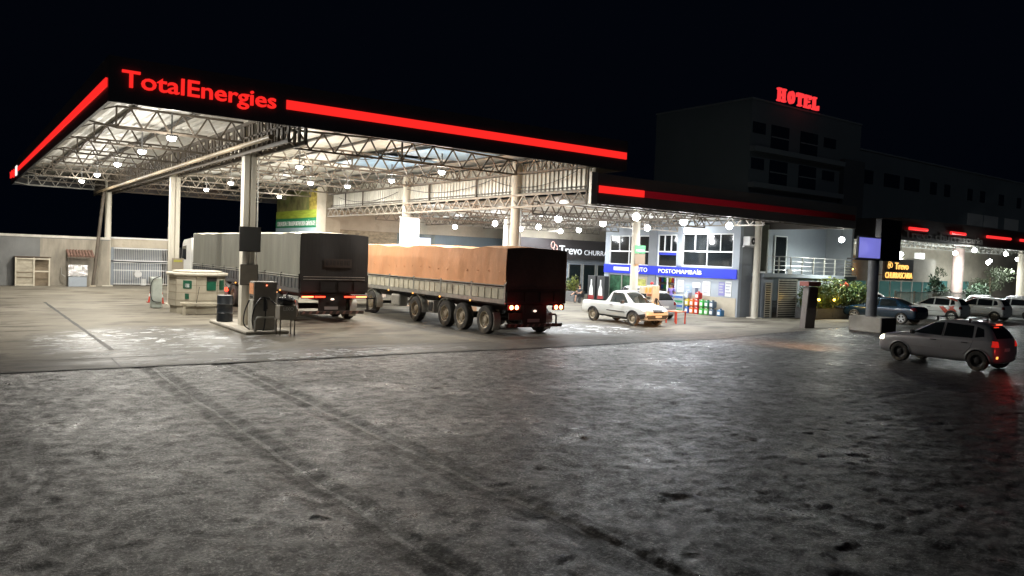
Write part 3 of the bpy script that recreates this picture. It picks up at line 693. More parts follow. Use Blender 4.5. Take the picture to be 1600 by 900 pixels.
def hatch(name, label, group, col, loc, rz, lit=None, rimm=None, spokes=0, rack=False, graphic=False, scale=1.0, detail=True, st=HATCH, wb=1.2, tint=None):
    t = T(name, label, 'car', loc, rz, group); t.scale = (scale,)*3
    b, bv = car_body(t, st, (wb, -wb), .335, col)
    gl = M['glass']
    patch(bv, 'side_window', gl, t, [(.82,.965), (-.10,.955), (-.10,1.36), (.24,1.33)], 'X', 0, both=True)
    patch(bv, 'side_window', gl, t, [(-.17,.955), (-1.02,.965), (-.98,1.33), (-.17,1.36)], 'X', 0, both=True)
    patch(bv, 'side_window', gl, t, [(-1.09,.985), (-1.34,1.03), (-1.26,1.25), (-1.07,1.31)], 'X', 0, both=True, nu=5)
    patch(bv, 'windshield', gl, t, [(-.62,.955), (.62,.955), (.50,1.385), (-.50,1.385)], 'Y', 1, nv=8)
    patch(bv, 'rear_window', gl, t, [(-.60,.99), (.60,.99), (.47,1.34), (-.47,1.34)], 'Y', -1, nv=8)
    for s in (-1, 1):
        patch(bv, 'headlight', M['headon'] if lit else M['headl'], t, [(20,.66), (95,.63), (90,.75), (22,.80)], 'C', s, nu=12, nv=4, cen=(s*.42, 1.62))
        patch(bv, 'tail_light', (M['tailglow'] if lit else M['tailoff']), t, [(-36,.75), (-78,.74), (-74,.91), (-40,.93)], 'C', s, nu=12, nv=6, cen=(s*.48, -1.34))
        if lit:
            MB().ball((s*.74, -1.60, .84), .042, 6, (1,.5,1)).build('tail_bulb', M['tailhot'], t)
            if s < 0: light('tail_glow', (s*.75, -2.12, .62), lit*.4, t, (1, .04, .03), .06)
        patch(bv, 'fog_reflector', M['amber'] if lit and s < 0 else M['tailoff'], t, [(s*.70,.40), (s*.58,.40), (s*.58,.47), (s*.70,.47)], 'Y', -1, nu=3, nv=3)
        for y in (.12, -.82):
            if detail: MB().box(s*.815, s*.855, y-.09, y+.09, .80, .825).build('door_handle', M['plastic'], t, bevel=.006)
        MB().box(s*.84, s*1.0, .68, .80, .93, 1.06).build('mirror', col if graphic else M['plastic'], t, bevel=.03)
    patch(bv, 'grille', M['chassis'], t, [(-.30,.62), (.30,.62), (.30,.72), (-.30,.72)], 'Y', 1, nu=6, nv=3)
    patch(bv, 'front_intake', M['chassis'], t, [(-.45,.34), (.45,.34), (.45,.46), (-.45,.46)], 'Y', 1, nu=6, nv=3)
    patch(bv, 'number_plate', M['paper'], t, [(-.2,.60), (.2,.60), (.2,.70), (-.2,.70)], 'Y', -1, off=.012, nu=3, nv=2)
    if detail:
        line(bv, 'door_gap', M['chassis'], t, [(.85,.28), (.93,.5), (.95,.9)], 0); line(bv, 'door_gap', M['chassis'], t, [(-.12,.26), (-.13,.6), (-.13,.95), (-.135,1.34)], 0)
        line(bv, 'door_gap', M['chassis'], t, [(-.78,.45), (-.98,.66), (-1.06,.9)], 0)
        line(bv, 'side_moulding', M['plastic'] if graphic else paint('trim_silver', (.36,.36,.37)), t, [(.85,.56), (-.8,.58)], 0, .035, .004)
        # raised arch lips
        for s in (-1, 1):
            for yy in (wb, -wb):
                mb = MB(); P_ = []
                for i in range(17):
                    a = math.pi*(-.06+1.12*i/16); y, z = yy+.352*math.cos(a), ARZ+.352*math.sin(a)
                    h, _, _, _ = bv.ray_cast(Vector((s*4, y, z)), Vector((-s,0,0)))
                    if h: P_.append(h+Vector((s*.004,0,0)))
                if len(P_) > 3: mb.tube(P_, .022, 8); mb.build('arch_lip', col if not graphic else M['plastic'], t, smooth=True)
    if lit: MB().bar((-.16, -1.44, 1.385), (.16, -1.44, 1.385), .03).build('brake_light', M['tail'], t)
    if rack:
        for y in (.12, -.85):
            MB().bar((-.60, y, 1.53), (.60, y, 1.53), .04, .03).bar((-.60, y, 1.40), (-.60, y, 1.54), .05).bar((.60, y, 1.40), (.60, y, 1.54), .05).build('roof_bar', M['plastic'], t)
    if graphic:
        gm = mat('red_decal', (.62, .07, .03), .4, var=.2)
        for q in ([(-1.15,.50), (-.80,.50), (-.45,.88), (-.72,.90)], [(-1.50,.62), (-1.30,.58), (-1.0,.90), (-1.18,.92)], [(-.95,.62),(-1.25,.70),(-1.35,.94),(-1.2,.94)]):
            patch(bv, 'red_graphic', gm, t, q, 'X', -1, off=.009, nu=8, nv=6)
        patch(bv, 'red_graphic', gm, t, [(-1.15,1.30), (-1.42,1.20), (-1.36,1.40), (-.7,1.42)], 'X', -1, off=.010, nu=8, nv=4)
    rimm = rimm or M['rimdark']
    for s in (-1, 1):
        for yy in (wb, -wb): wheel(t, s*.735, yy, .30, .19, s, rimm, spokes)
    return t
silver = paint('silver', (.37, .37, .385), .35, .3); white = paint('white', (.74, .74, .72), 0, .3)
pal = hatch('hatchback_car', 'silver hatchback with roof bars and lit red tail lamp, moving across the worn asphalt', None, silver, (25.58, 11.36, 0), R(0), lit=7, rack=True)
pal.scale = (1, .97, 1)
for s in (-1, 1): light('headlamp_beam', (s*.55, 2.03, .66), 4300, pal, (1, .46, .17), .05, 'SPOT', (R(88.6), 0, R(6)), R(44), .9)
# white pickup
PICK = [(-2.18,.42,.70,.74,.74,.66), (-2.14,.34,.93,.80,.965,.72), (-2.0,.30,.95,.83,.985,.74), (-1.35,.30,.95,.83,.985,.74), (-.6,.26,.95,.83,.985,.74), (-.50,.25,.95,.83,1.02,.70), (-.40,.24,.945,.83,1.42,.55), (-.25,.23,.94,.83,1.515,.55), (.1,.22,.93,.83,1.53,.56), (.42,.22,.925,.83,1.46,.56),
        (.80,.22,.92,.83,1.22,.58), (1.16,.22,.91,.825,.97,.64), (1.6,.23,.87,.81,.91,.64), (1.98,.26,.76,.78,.80,.62), (2.12,.36,.64,.70,.66,.54)]
pk = T('pickup_truck', 'small white pickup with dark lower trim, crossing in front of the shop', 'pickup', (25.42, 25.72, 0), R(180))
ARZ = .31
pb, pv = car_body(pk, PICK, (1.31, -1.31), .35, paint('pickup_white', (.62, .65, .64), 0, .34), bed=(.64, -2.05, -.62, .55))
gcab = mat('clear_cab_glass', (.025, .032, .03), .05, spec=.8)
patch(pv, 'side_window', gcab, pk, [(.92,.985), (-.22,.98), (-.20,1.42), (.42,1.42)], 'X', 0, both=True)
patch(pv, 'windshield', gcab, pk, [(-.63,1.0), (.63,1.0), (.50,1.46), (-.50,1.46)], 'Y', 1, nv=8)
patch(pv, 'rear_window', M['glass'], pk, [(-.5,1.08), (.5,1.08), (.46,1.42), (-.46,1.42)], 'Y', -1, nv=5)
for s in (-1, 1):
    patch(pv, 'headlight', M['headl'], pk, [(s*.75,.68), (s*.36,.66), (s*.38,.78), (s*.74,.84)], 'Y', 1, nu=6, nv=4)
    patch(pv, 'headlight', M['headl'], pk, [(2.03,.68), (1.80,.74), (1.80,.84), (1.98,.82)], 'X', s, nu=5, nv=4)
    patch(pv, 'tail_light', M['tailoff'], pk, [(s*.80,.55), (s*.68,.55), (s*.68,.92), (s*.78,.92)], 'Y', -1, nu=4, nv=4)
    patch(pv, 'lower_cladding', M['plastic'], pk, [(.96,.26), (-.94,.27), (-.94,.38), (.96,.36)], 'X', s, off=.012, nu=10, nv=3)
    patch(pv, 'lower_cladding', M['plastic'], pk, [(2.10,.30), (1.66,.28), (1.66,.52), (2.08,.60)], 'X', s, off=.012, nu=6, nv=4)
    line(pv, 'side_moulding', M['plastic'], pk, [(.8,.58), (-.35,.60)], s, .06, .006)
    line(pv, 'door_gap', M['chassis'], pk, [(.86,.3), (.94,.6), (.93,.95)], s); line(pv, 'door_gap', M['chassis'], pk, [(-.28,.3), (-.28,.95), (-.26,1.4)], s)
    MB().box(s*.83, s*.86, -.15, .02, .84, .865).build('door_handle', M['plastic'], pk)
    MB().box(s*.86, s*1.03, .70, .84, .95, 1.12).build('mirror', M['plastic'], pk, bevel=.03)
    for yy in (1.31, -1.31):
        mb = MB(); P_ = []
        for i in range(17):
            a = math.pi*(-.02+1.04*i/16); y, z = yy+.37*math.cos(a), ARZ+.37*math.sin(a)
            h, _, _, _ = pv.ray_cast(Vector((s*4, y, z)), Vector((-s,0,0)))
            if h: P_.append(h+Vector((s*.006,0,0)))
        mb.tube(P_, .035, 8); mb.build('arch_cladding', M['plastic'], pk, smooth=True)
        wheel(pk, s*.745, yy, .315, .19, s, M['rim'], 0)
patch(pv, 'front_bumper', M['plastic'], pk, [(-.7,.34), (.7,.34), (.7,.52), (-.7,.52)], 'Y', 1, off=.012, nu=10, nv=3)
patch(pv, 'grille', M['chassis'], pk, [(-.33,.62), (.33,.62), (.33,.77), (-.33,.77)], 'Y', 1, off=.01, nu=6, nv=3)
patch(pv, 'number_plate', M['paper'], pk, [(-.2,.42), (.2,.42), (.2,.50), (-.2,.50)], 'Y', 1, off=.02, nu=3, nv=2)
MB().bar((-.62, -.56, 1.0), (-.62, -.56, 1.2), .04).bar((.62, -.56, 1.0), (.62, -.56, 1.2), .04).bar((-.64, -.56, 1.2), (.64, -.56, 1.2), .04).build('rear_guard', M['plastic'], pk)
MB().box(-.35, .35, -1.0, -.72, .56, .98).build('load_crate', M['plastic'], pk, bevel=.02)

# parked cars on the right
SEDAN = [(-2.10,.42,.66,.74,.70,.64), (-2.06,.30,.86,.82,.95,.66), (-1.85,.24,.93,.84,1.02,.66), (-1.50,.22,.94,.845,1.05,.64), (-1.15,.21,.94,.845,1.22,.58), (-.75,.20,.93,.845,1.41,.555), (-.3,.20,.92,.845,1.44,.56), (.15,.20,.91,.845,1.42,.56), (.5,.20,.90,.845,1.30,.56),
         (.88,.20,.89,.84,1.07,.60), (1.18,.20,.87,.835,.92,.64), (1.65,.21,.82,.82,.86,.64), (2.02,.24,.70,.78,.74,.62), (2.14,.34,.58,.70,.61,.54)]
def sedan(name, label, group, col, loc, rz, rimm):
    t = T(name, label, 'car', loc, rz, group)
    b, bv = car_body(t, SEDAN, (1.33, -1.33), .34, col)
    patch(bv, 'side_window', M['glass'], t, [(1.0,.95), (0,.95), (0,1.35), (.45,1.30)], 'X', 0, both=True)
    patch(bv, 'side_window', M['glass'], t, [(-.08,.95), (-1.05,.98), (-.85,1.32), (-.08,1.35)], 'X', 0, both=True)
    patch(bv, 'windshield', M['glass'], t, [(-.62,.95), (.62,.95), (.5,1.35), (-.5,1.35)], 'Y', 1)
    patch(bv, 'rear_window', M['glass'], t, [(-.60,1.08), (.60,1.08), (.48,1.37), (-.48,1.37)], 'Y', -1)
    for s in (-1, 1):
        patch(bv, 'headlight', M['headl'], t, [(s*.74,.62), (s*.42,.60), (s*.44,.74), (s*.72,.78)], 'Y', 1, nu=6, nv=4)
        patch(bv, 'tail_light', M['tailoff'], t, [(s*.80,.76), (s*.50,.76), (s*.52,.92), (s*.78,.94)], 'Y', -1, nu=6, nv=4)
        patch(bv, 'tail_light', M['tailoff'], t, [(-2.02,.76), (-1.80,.80), (-1.80,.92), (-2.0,.93)], 'X', s, nu=4, nv=4)
        MB().box(s*.85, s*1.0, .74, .86, .92, 1.04).build('mirror', col, t, bevel=.03)
        for y in (.15, -.85): MB().box(s*.83, s*.865, y-.09, y+.09, .80, .825).build('door_handle', col, t)
        for yy in (1.33, -1.33): wheel(t, s*.75, yy, .315, .2, s, rimm, 5, rr=.68)
    line(bv, 'door_gap', M['chassis'], t, [(-.04,.26), (-.04,1.34)], 0)
    return t
sedan('sedan_car', 'dark blue sedan with bright five-spoke wheels parked behind the sign column', None, paint('dark_blue', (.012, .035, .065), .3, .2), (42.95, 22.68, 0), R(2), M['alloy'])
HG = 'cars parked in the right-hand lot'
SUVC = [(y*1.02, zb+.03, zs*1.04, ws, zt*1.05, wt*1.04) for y, zb, zs, ws, zt, wt in HATCH]
ARZ = .30
c1 = hatch('hatchback_car', 'white hatchback with orange-red graphic on its rear flank, parked in the right-hand lot', HG, white, (49.9, 23.05, 0), R(3), rimm=M['galv'], spokes=-9, graphic=True)
c2 = hatch('hatchback_car', 'plain white five-door hatchback parked right of the one with the red graphic', HG, white, (54.0, 22.3, 0), R(3), rimm=M['rim'], spokes=-6)
for ch in [o for o in bpy.data.objects if o.parent == c2 and o.name.startswith('tail_light')]: pass
def dup(src, loc, rz, label, col=None, group=None):
    c = copy_tree(src); c.location = loc; c.rotation_euler = (0,0,rz); c['label'] = label
    if group: c['group'] = group
    elif 'group' in c.keys(): del c['group']
    if col:
        for k in kids(c):
            if k.name.startswith('body'):
                k.data = k.data.copy(); k.data.materials[0] = col
    return c
dup(c2, (58.0, 21.9, 0), R(3), 'white car at the far right edge, half hidden behind the plain white hatchback', group=HG)
dup(c2, (59.3, 24.6, 0), R(92), 'pale car standing crosswise behind the front row, right of the dark hedge', paint('pale_grey', (.5, .5, .5)), HG)
dup(c2, (63.0, 23.6, 0), R(88), 'silver car standing crosswise behind the front row, at the right edge', silver, HG)
dup(c2, (49.2, 27.4, 0), R(90), 'pale beige car with glare on its windows, behind the blue sedan', paint('beige', (.42, .36, .28)), HG)
dup(c2, (60.5, 30.6, 0), R(90), 'white car beyond the fence, just left of the dark hedge', group=HG)
dup(c2, (70.5, 29.6, 0), R(90), 'white car beyond the hedge, farthest back on the right', group=HG)
# cars by the shop
dup(c2, (29.05, 28.2, 0), R(0), 'silver hatchback seen from behind, standing at the shop wall beside the stacked packs', silver)
dup(c2, (32.9, 32.7, 0), R(-25), 'white car near the shop door, behind the orange fuel pump')
dup(c2, (9.75, 38.6, 0), R(0), 'silver car with a lit tail lamp, mostly hidden behind the octagonal kiosk', silver)
hid = [o for o in bpy.data.objects if o.get('label', '').startswith('silver car with a lit tail')][0]
for k in kids(hid):
    if k.name.startswith('tail_light'):
        k.data = k.data.copy(); k.data.materials[0] = M['tail']
light('tail_glow', (.68, -2.12, .8), 4, hid, (1, .04, .03), .06)
# ============================================================ CARGO TRUCKS (rear at y=0, forward +Y, left side x=0)
def cargo_truck(name, label, loc, L, W, tarp, tarprear, side, zt, axles, led, posts, rail_m, seed, cab_m, zb=1.22, zr=1.88):
    ARC = .07 if led else .05; WA = .25 if led else 1
    rg = random.Random(seed); t = T(name, label, 'truck', loc)
    # tarpaulin: sides bulge a little, the top sags between the bows
    ph = [rg.uniform(0, 6) for _ in range(6)]
    def wv(y, k): return .5*math.sin(y*1.9+ph[0]+k)+.3*math.sin(y*4.1+ph[1]+k*2)+.2*math.sin(y*7.7+ph[2])
    def sidefn(s):
        def f(u, v):
            y = L*u; z = zr-.06+(zt-zr+.06)*v; b = (.025 if led else .04)*math.sin(math.pi*v)*wv(y, 0)
            z2 = z + (.035*abs(math.sin(y*math.pi/2.4))-.03+WA*(.03*math.sin(y*1.3+ph[4])+.02*math.sin(y*3.7+ph[5])))*v*v
            if v < .12: z2 += .02*math.sin(y*2.7)
            return ((-.01-b) if s < 0 else (W+.01+b), y, z2)
        return f
    for s in (-1, 1): MB().grid(sidefn(s), 150, 12).build('tarpaulin_side', tarp, t, smooth=True)
    def topfn(u, v):
        y = L*v; x = W*u; sag = .035*abs(math.sin(y*math.pi/2.4))-.03+WA*(.03*math.sin(y*1.3+ph[4])+.02*math.sin(y*3.7+ph[5]))
        return (x-.01+.02*u, y, zt+sag+ARC*math.sin(math.pi*u)**.6 + .02*math.sin(y*5+x*2)*math.sin(math.pi*u))
    MB().grid(topfn, 14, 150).build('tarpaulin_top', M['tarpt'] if led else mat('orange_top', (.62, .33, .16), .6, var=.12, bump=.03, bscale=2), t, smooth=True)
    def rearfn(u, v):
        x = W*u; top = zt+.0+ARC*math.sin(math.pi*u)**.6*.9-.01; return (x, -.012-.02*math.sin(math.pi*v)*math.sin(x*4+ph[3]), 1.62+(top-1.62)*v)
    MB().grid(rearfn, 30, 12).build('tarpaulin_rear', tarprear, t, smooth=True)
    if not led:      # lashing puckers
        mb = MB()
        for i in range(int(L/.72)): mb.ball((-.025, .4+i*.72, zr+.42+.03*math.sin(i)), .035, 5, (.5, 1, 1))
        mb.build('lashing_knots', tarp, t, smooth=True)
    # side boards, posts and rails
    n = posts; seg = L/n
    for s, x in ((-1, 0.0), (1, W)):
        for i in range(n):
            y0 = i*seg+.05; y1 = (i+1)*seg-.05
            mb = MB(); xo = x+s*.035
            for z in (zr-.05, zr-.13): mb.bar((xo, y0, z), (xo, y1, z), .03, .035)
            mb.build('side_rail', rail_m, t)
            mb = MB().box(x-.02, x+.022, y0, y1, zb+.12, zr-.16); k = 5
            for j in range(1, k): yy = y0+(y1-y0)*j/k; mb.box(x+s*.015, x+s*.05, yy-.022, yy+.022, zb+.12, zr-.17)
            mb.build('side_board', side, t)
        for i in range(n+1):
            y = min(L-.05, max(.05, i*seg)); MB().box(x-.035, x+.035+s*.02, y-.045, y+.045, zb, zr+.02).build('post', M['galv'] if not led else M['chassis'], t)
        MB().box(x-.04, x+.04, 0, L, zb-.04, zb+.11).build('side_sill', rail_m if not led else side, t)
    MB().box(.04, W-.04, .05, L, zb-.10, zb-.0).build('floor', M['chassis'], t)
    MB().box(.02, W-.02, -.045, -.035+.02, zb+.02, 1.64).build('rear_gate', M['chassis'], t)
    mb = MB()
    for z in ((1.80, 1.70) if led else (1.72,)): mb.bar((.12, -.055, z), (W-.12, -.055, z), .02, .022)
    mb.build('rear_rail', M['galv'] if led else M['chassis'], t)
    mb = MB()
    for x in (W*.3, W*.56, W*.8): mb.box(x-.03, x+.03, -.08, -.048, zb, 1.62)
    mb.box(.02, W-.02, -.07, -.048, zb-.02, zb+.06); mb.build('gate_frame', M['chassis'], t)
    # chassis
    for x in (W/2-.42, W/2+.42): MB().box(x-.06, x+.06, .1, L+2.2, .85, 1.12).build('chassis_rail', M['chassis'], t)
    MB().box(W*.28, W*.68, -.03, .06, .40, 1.14).build('rear_panel', M['chassis'], t)
    stripe = MB().box(.02, W-.12, -.06, .04, .34, .47); stripe.build('rear_bumper', M['steeld'], t, bevel=.01)
    mb = MB()
    for i in range(9):
        x = .08+i*(W-.3)/9; mb.add([(x, -.063, .35), (x+.10, -.063, .35), (x+.17, -.063, .46), (x+.07, -.063, .46)], [(0,1,2,3)])
    mb.build('bumper_stripes', mat('dull_red_white', (.20, .12, .10), .5), t)
    MB().box(W*.36, W*.56, -.045, -.031, .52, .64).build('number_plate', mat('plate_grey', (.3, .3, .3), .5), t)
    MB().ball((W*.47, -.07, .93), .05, 6, (1.6, .5, .8)).build('plate_lamp', mat('plate_lamp_lit', (1, .8, .7), .4, emit=(1, .75, .6), es=1.6 if not led else .5), t)
    if led:
        for x0, x1, h in ((.04, .55, 1), (.57, 1.02, 0), (W-1.02, W-.55, 0), (W-.53, W-.02, 1)):
            MB().box(x0, x1, -.10, -.05, .96, 1.09).build('tail_light', M['tailoff'], t, bevel=.01)
            MB().box(x0+.02, x1-.02, -.108, -.101, 1.0, 1.05).build('tail_bulb', M['tailhot2'] if h else M['tail'], t)
        for x, wt in ((.45, 4), (W-.45, 3)): light('tail_glow', (x, -.3, 1.0), wt, t, (1, .03, .02), .1)
    else:
        for x0 in (.05, W-.62):
            MB().box(x0, x0+.55, -.09, -.02, .96, 1.17).build('tail_light', M['tailoff'], t, bevel=.015)
            for k in (.15, .38):
                MB().lathe([(.001, 0), (.075, 0), (.08, .012)], (x0+k, -.103, 1.065), 'Y', 16).build('tail_bulb', M['tailhot'], t)
        for x, wt in ((.33, 3.5), (W-.35, 3)): light('tail_glow', (x, -.38, 1.06), wt, t, (1, .05, .03), .1)
        MB().box(.18, .95, .02, .06, .62, .86).build('mud_flap', M['brown'], t)
        MB().tube([(W-.75, -.03, .80), (W-.45, -.03, .80), (W-.40, -.03, .74), (W-.40, -.03, .42)], .035, 8).build('bumper_hoop', M['chassis'], t, smooth=True)
    # wheels
    for y in axles:
        wheel(t, .13, y, .52, .30, -1, M['rim'], 0, rr=.60); wheel(t, W-.13, y, .52, .30, 1, M['rim'], 0, rr=.60)
        MB().tube([(.2, y, .52), (W-.2, y, .52)], .07, 8).build('axle', M['chassis'], t)
    def guard(y, a0, a1, m_):
        for x in (0.0, W-.30):
            vs = []; k = 8
            for i in range(k+1):
                a = R(a0+(a1-a0)*i/k); vs += [(x, y+.60*math.cos(a), .52+.60*math.sin(a)), (x+.30, y+.60*math.cos(a), .52+.60*math.sin(a)), (x, y+.625*math.cos(a), .52+.625*math.sin(a)), (x+.30, y+.625*math.cos(a), .52+.625*math.sin(a))]
            fs = []
            for i in range(k): a = 4*i; fs += [(a, a+1, a+5, a+4), (a+2, a+6, a+7, a+3), (a, a+4, a+6, a+2), (a+1, a+3, a+7, a+5)]
            fs += [(0, 2, 3, 1), (4*k, 4*k+1, 4*k+3, 4*k+2)]
            MB().add(vs, fs).build('mudguard', m_, t, smooth=True)
    guard(axles[0], 150, 215, M['galv']); guard(axles[2], 20, 110, M['galv'])
    if len(axles) > 3: guard(axles[3], 100, 190, M['galv']); guard(axles[3], 10, 60, M['galv'])
    # side boxes and markers
    ym = (axles[2]+axles[3])/2
    MB().box(.06, .5, ym-.22, ym+.22, .45, .95).build('tool_box', M['galv'], t, bevel=.02)
    MB().box(.03, .055, ym-.16, ym+.16, .52, .88).build('tool_box_grille', M['chassis'], t)
    if len(axles) > 4:
        MB().box(.08, .55, axles[3]+1.6, axles[3]+2.4, .5, 1.05).build('fuel_tank', M['galv'], t, bevel=.08)
        guard(axles[4], 30, 200, M['galv'])
    for i in range(1, n): MB().ball((-.05, i*seg, zb-.05), .035, 5).build('side_marker', M['amber'], t)
    # headboard and cab
    MB().box(0, W, L, L+.12, zb-.05, zt+.02).build('headboard', cab_m, t, bevel=.02)
    c0 = L+.9
    cb = MB().prism([(c0, 1.0), (c0+2.1, 1.0), (c0+2.2, 1.9), (c0+2.0, 2.95), (c0+1.7, 3.15), (c0, 3.25)], 'X', .08, W-.08).build('cab', cab_m, t, bevel=.08, seg=3)
    for s, x in ((-1, .07), (1, W-.07)):
        MB().prism([(c0+1.05, 2.0), (c0+1.95, 2.0), (c0+1.8, 2.75), (c0+1.05, 2.8)], 'X', x-.012, x+.012).build('cab_window', M['glass'], cb)
        MB().box(x+s*.05, x+s*.22, c0+1.95, c0+2.05, 2.0, 2.6).build('cab_mirror', M['plastic'], cb)
    MB().box(.3, W-.3, c0+2.10, c0+2.20, 2.0, 2.8).build('cab_windshield', M['glass'], cb)
    MB().box(.05, W-.05, c0+.2, c0+2.25, .45, 1.02).build('cab_bumper', cab_m, t, bevel=.05)
    for y in (c0+1.4,):
        wheel(t, .14, y, .50, .30, -1, M['rim'], 0, rr=.6); wheel(t, W-.14, y, .50, .30, 1, M['rim'], 0, rr=.6)
    return t
M['tailhot2'] = mat('lit_led_bar', (.9, .3, .2), .3, emit=(1, .25, .08), es=5)
W2 = 2.72
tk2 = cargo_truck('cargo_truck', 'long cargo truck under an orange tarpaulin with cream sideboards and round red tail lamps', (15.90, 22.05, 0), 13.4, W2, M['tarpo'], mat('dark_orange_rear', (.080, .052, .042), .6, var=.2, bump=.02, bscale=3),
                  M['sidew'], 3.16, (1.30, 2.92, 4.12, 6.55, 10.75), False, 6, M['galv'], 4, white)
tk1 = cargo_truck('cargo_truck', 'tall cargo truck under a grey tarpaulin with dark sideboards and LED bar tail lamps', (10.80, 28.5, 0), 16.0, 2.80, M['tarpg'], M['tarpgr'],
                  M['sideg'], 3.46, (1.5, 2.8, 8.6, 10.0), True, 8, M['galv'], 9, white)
# faded lettering panels on the grey tarpaulin
MB().box(.95, 2.1, -.046, -.04, 2.18, 2.52).build('faded_panel', mat('faded_print', (.045, .031, .026), .6), tk1)
mb = MB()
for i_ in range(7): mb.box(1.02+i_*.15, 1.12+i_*.15, -.052, -.0465, 2.25+.02*(i_ % 2), 2.45)
mb.build('faded_lettering', mat('faded_ink', (.026, .02, .018), .6), tk1)
MB().box(-.062, -.055, 5.7, 6.9, 2.45, 2.85).build('side_print', mat('pale_print', (.42, .38, .28), .6, var=.3, scale=6), tk1)
# rear step platform with frame
MB().bar((2.80, .1, .45), (3.30, .1, .45), .05, .10).bar((2.9, .12, .5), (2.9, .12, 1.0), .05).bar((3.2, .12, .5), (3.2, .12, 1.0), .05).bar((2.85, .12, .95), (3.25, .12, .95), .05).build('rear_step', M['chassis'], tk1)
for z in (.62, .98): MB().bar((-.02, .02, z), (-.30, .9, z+.02), .04, .12).build('under_run_guard', mat('pale_guard', (.30, .30, .28), .5), tk1)

# ============================================================ PEOPLE
def person(name, label, loc, rz, J, shirt, pants, skin, hair, scale=1.0, group=None, long_hair=False):
    """J: joint dict name->(x,y,z); facing +Y"""
    t = T(name, label, 'person', loc, rz, group); t.scale = (scale,)*3
    names = ['pelvis','belly','chest','neck','headb','headt','lsh','lel','lwr','lha','rsh','rel','rwr','rha','lhip','lkn','lan','lto','rhip','rkn','ran','rto']
    rad = dict(pelvis=.125, belly=.11, chest=.125, neck=.05, headb=.078, headt=.085, sh=.055, el=.038, wr=.027, ha=.035, hip=.085, kn=.055, an=.038, to=.032)
    E = [('pelvis','belly'),('belly','chest'),('chest','neck'),('neck','headb'),('headb','headt'),('chest','lsh'),('lsh','lel'),('lel','lwr'),('lwr','lha'),('chest','rsh'),('rsh','rel'),('rel','rwr'),('rwr','rha'),
         ('pelvis','lhip'),('lhip','lkn'),('lkn','lan'),('lan','lto'),('pelvis','rhip'),('rhip','rkn'),('rkn','ran'),('ran','rto')]
    me = bpy.data.meshes.new('body'); me.from_pydata([J[k] for k in names], [(names.index(a), names.index(b)) for a, b in E], [])
    o = bpy.data.objects.new('body', me); COL.objects.link(o)
    sk = o.modifiers.new('s', 'SKIN'); sk.use_smooth_shade = True
    for i, k in enumerate(names):
        r_ = rad.get(k, rad.get(k[1:])); me.skin_vertices[0].data[i].radius = (r_, r_*(.8 if k in ('pelvis','belly','chest') else 1))
    me.skin_vertices[0].data[0].use_root = True
    sb = o.modifiers.new('b', 'SUBSURF'); sb.levels = 2; sb.render_levels = 2
    dg = bpy.context.evaluated_depsgraph_get(); fin = bpy.data.meshes.new_from_object(o.evaluated_get(dg)); bpy.data.objects.remove(o)
    fin.materials.clear()
    for m_ in (skin, shirt, pants, M['plastic']): fin.materials.append(m_)
    segs = [(a, b) for a, b in E]
    def cls(p):
        best = None
        for a, b in segs:
            A, B = Vector(J[a]), Vector(J[b]); d = B-A; u = max(0, min(1, (p-A).dot(d)/d.length_squared)); q = (p-(A+d*u)).length
            if best is None or q < best[0]: best = (q, a, b, u)
        _, a, b, u = best
        if a in ('belly','chest') and b in ('chest','lsh','rsh','neck') and not (b == 'neck' and u > .4): return 1
        if a == 'pelvis' and b == 'belly': return 1 if u > .3 else 2
        if a in ('lsh','rsh'): return 1 if u < .6 else 0
        if b in ('lhip','rhip','lkn','rkn'): return 2
        if b in ('lan','ran'): return 2 if u < (.9 if not long_hair else -1) else 0
        if b in ('lto','rto'): return 3
        return 0
    for p_ in fin.polygons: p_.material_index = cls(p_.center); p_.use_smooth = True
    fin.name = 'body'; b = bpy.data.objects.new('body', fin); COL.objects.link(b); b.parent = t
    hc_ = (Vector(J['headb'])+Vector(J['headt']))/2; d_ = (Vector(J['headt'])-Vector(J['headb'])).normalized()
    mb = MB().ball(hc_+d_*.045+Vector((0,-.022,0)), .098, 8, (1, 1.05, 1.0))
    if long_hair: mb.ball(hc_+Vector((0,-.07,-.10)), .075, 7, (1.1,.7,1.7))
    mb.build('hair', hair, t, smooth=True)
    fx = MB()
    for s in (-1, 1): fx.ball(hc_+Vector((s*.034, .088, .012)), .011, 4)
    fx.build('eyes', M['plastic'], t)
    MB().ball(hc_+Vector((0, .098, -.018)), .016, 5, (.8, 1, 1.3)).build('nose', skin, t, smooth=True)
    # hands with separate fingers
    for h, w_ in (('lha','lwr'), ('rha','rwr')):
        H_ = Vector(J[h]); D = (H_-Vector(J[w_])).normalized(); S = D.cross(Vector((0,1,0))); S = S.normalized() if S.length > .1 else Vector((1,0,0))
        mb = MB()
        for k in range(4):
            b0 = H_+S*(k-1.5)*.018; e1 = b0+D*(.075+.008*(1-abs(k-1.5))); mb.tube([b0, (b0+e1)/2+Vector((0,.006,0)), e1+Vector((0,.016,0))], [.009, .0085, .007], 6)
        b0 = H_-D*.02+S*.03; mb.tube([b0, b0+S*.025+D*.03, b0+S*.03+D*.055], [.010, .009, .008], 6)
        mb.build('fingers', skin, t, smooth=True)
    return t
skin = mat('skin', (.42, .24, .16), .5); skind = mat('skin_brown', (.26, .14, .09), .5)
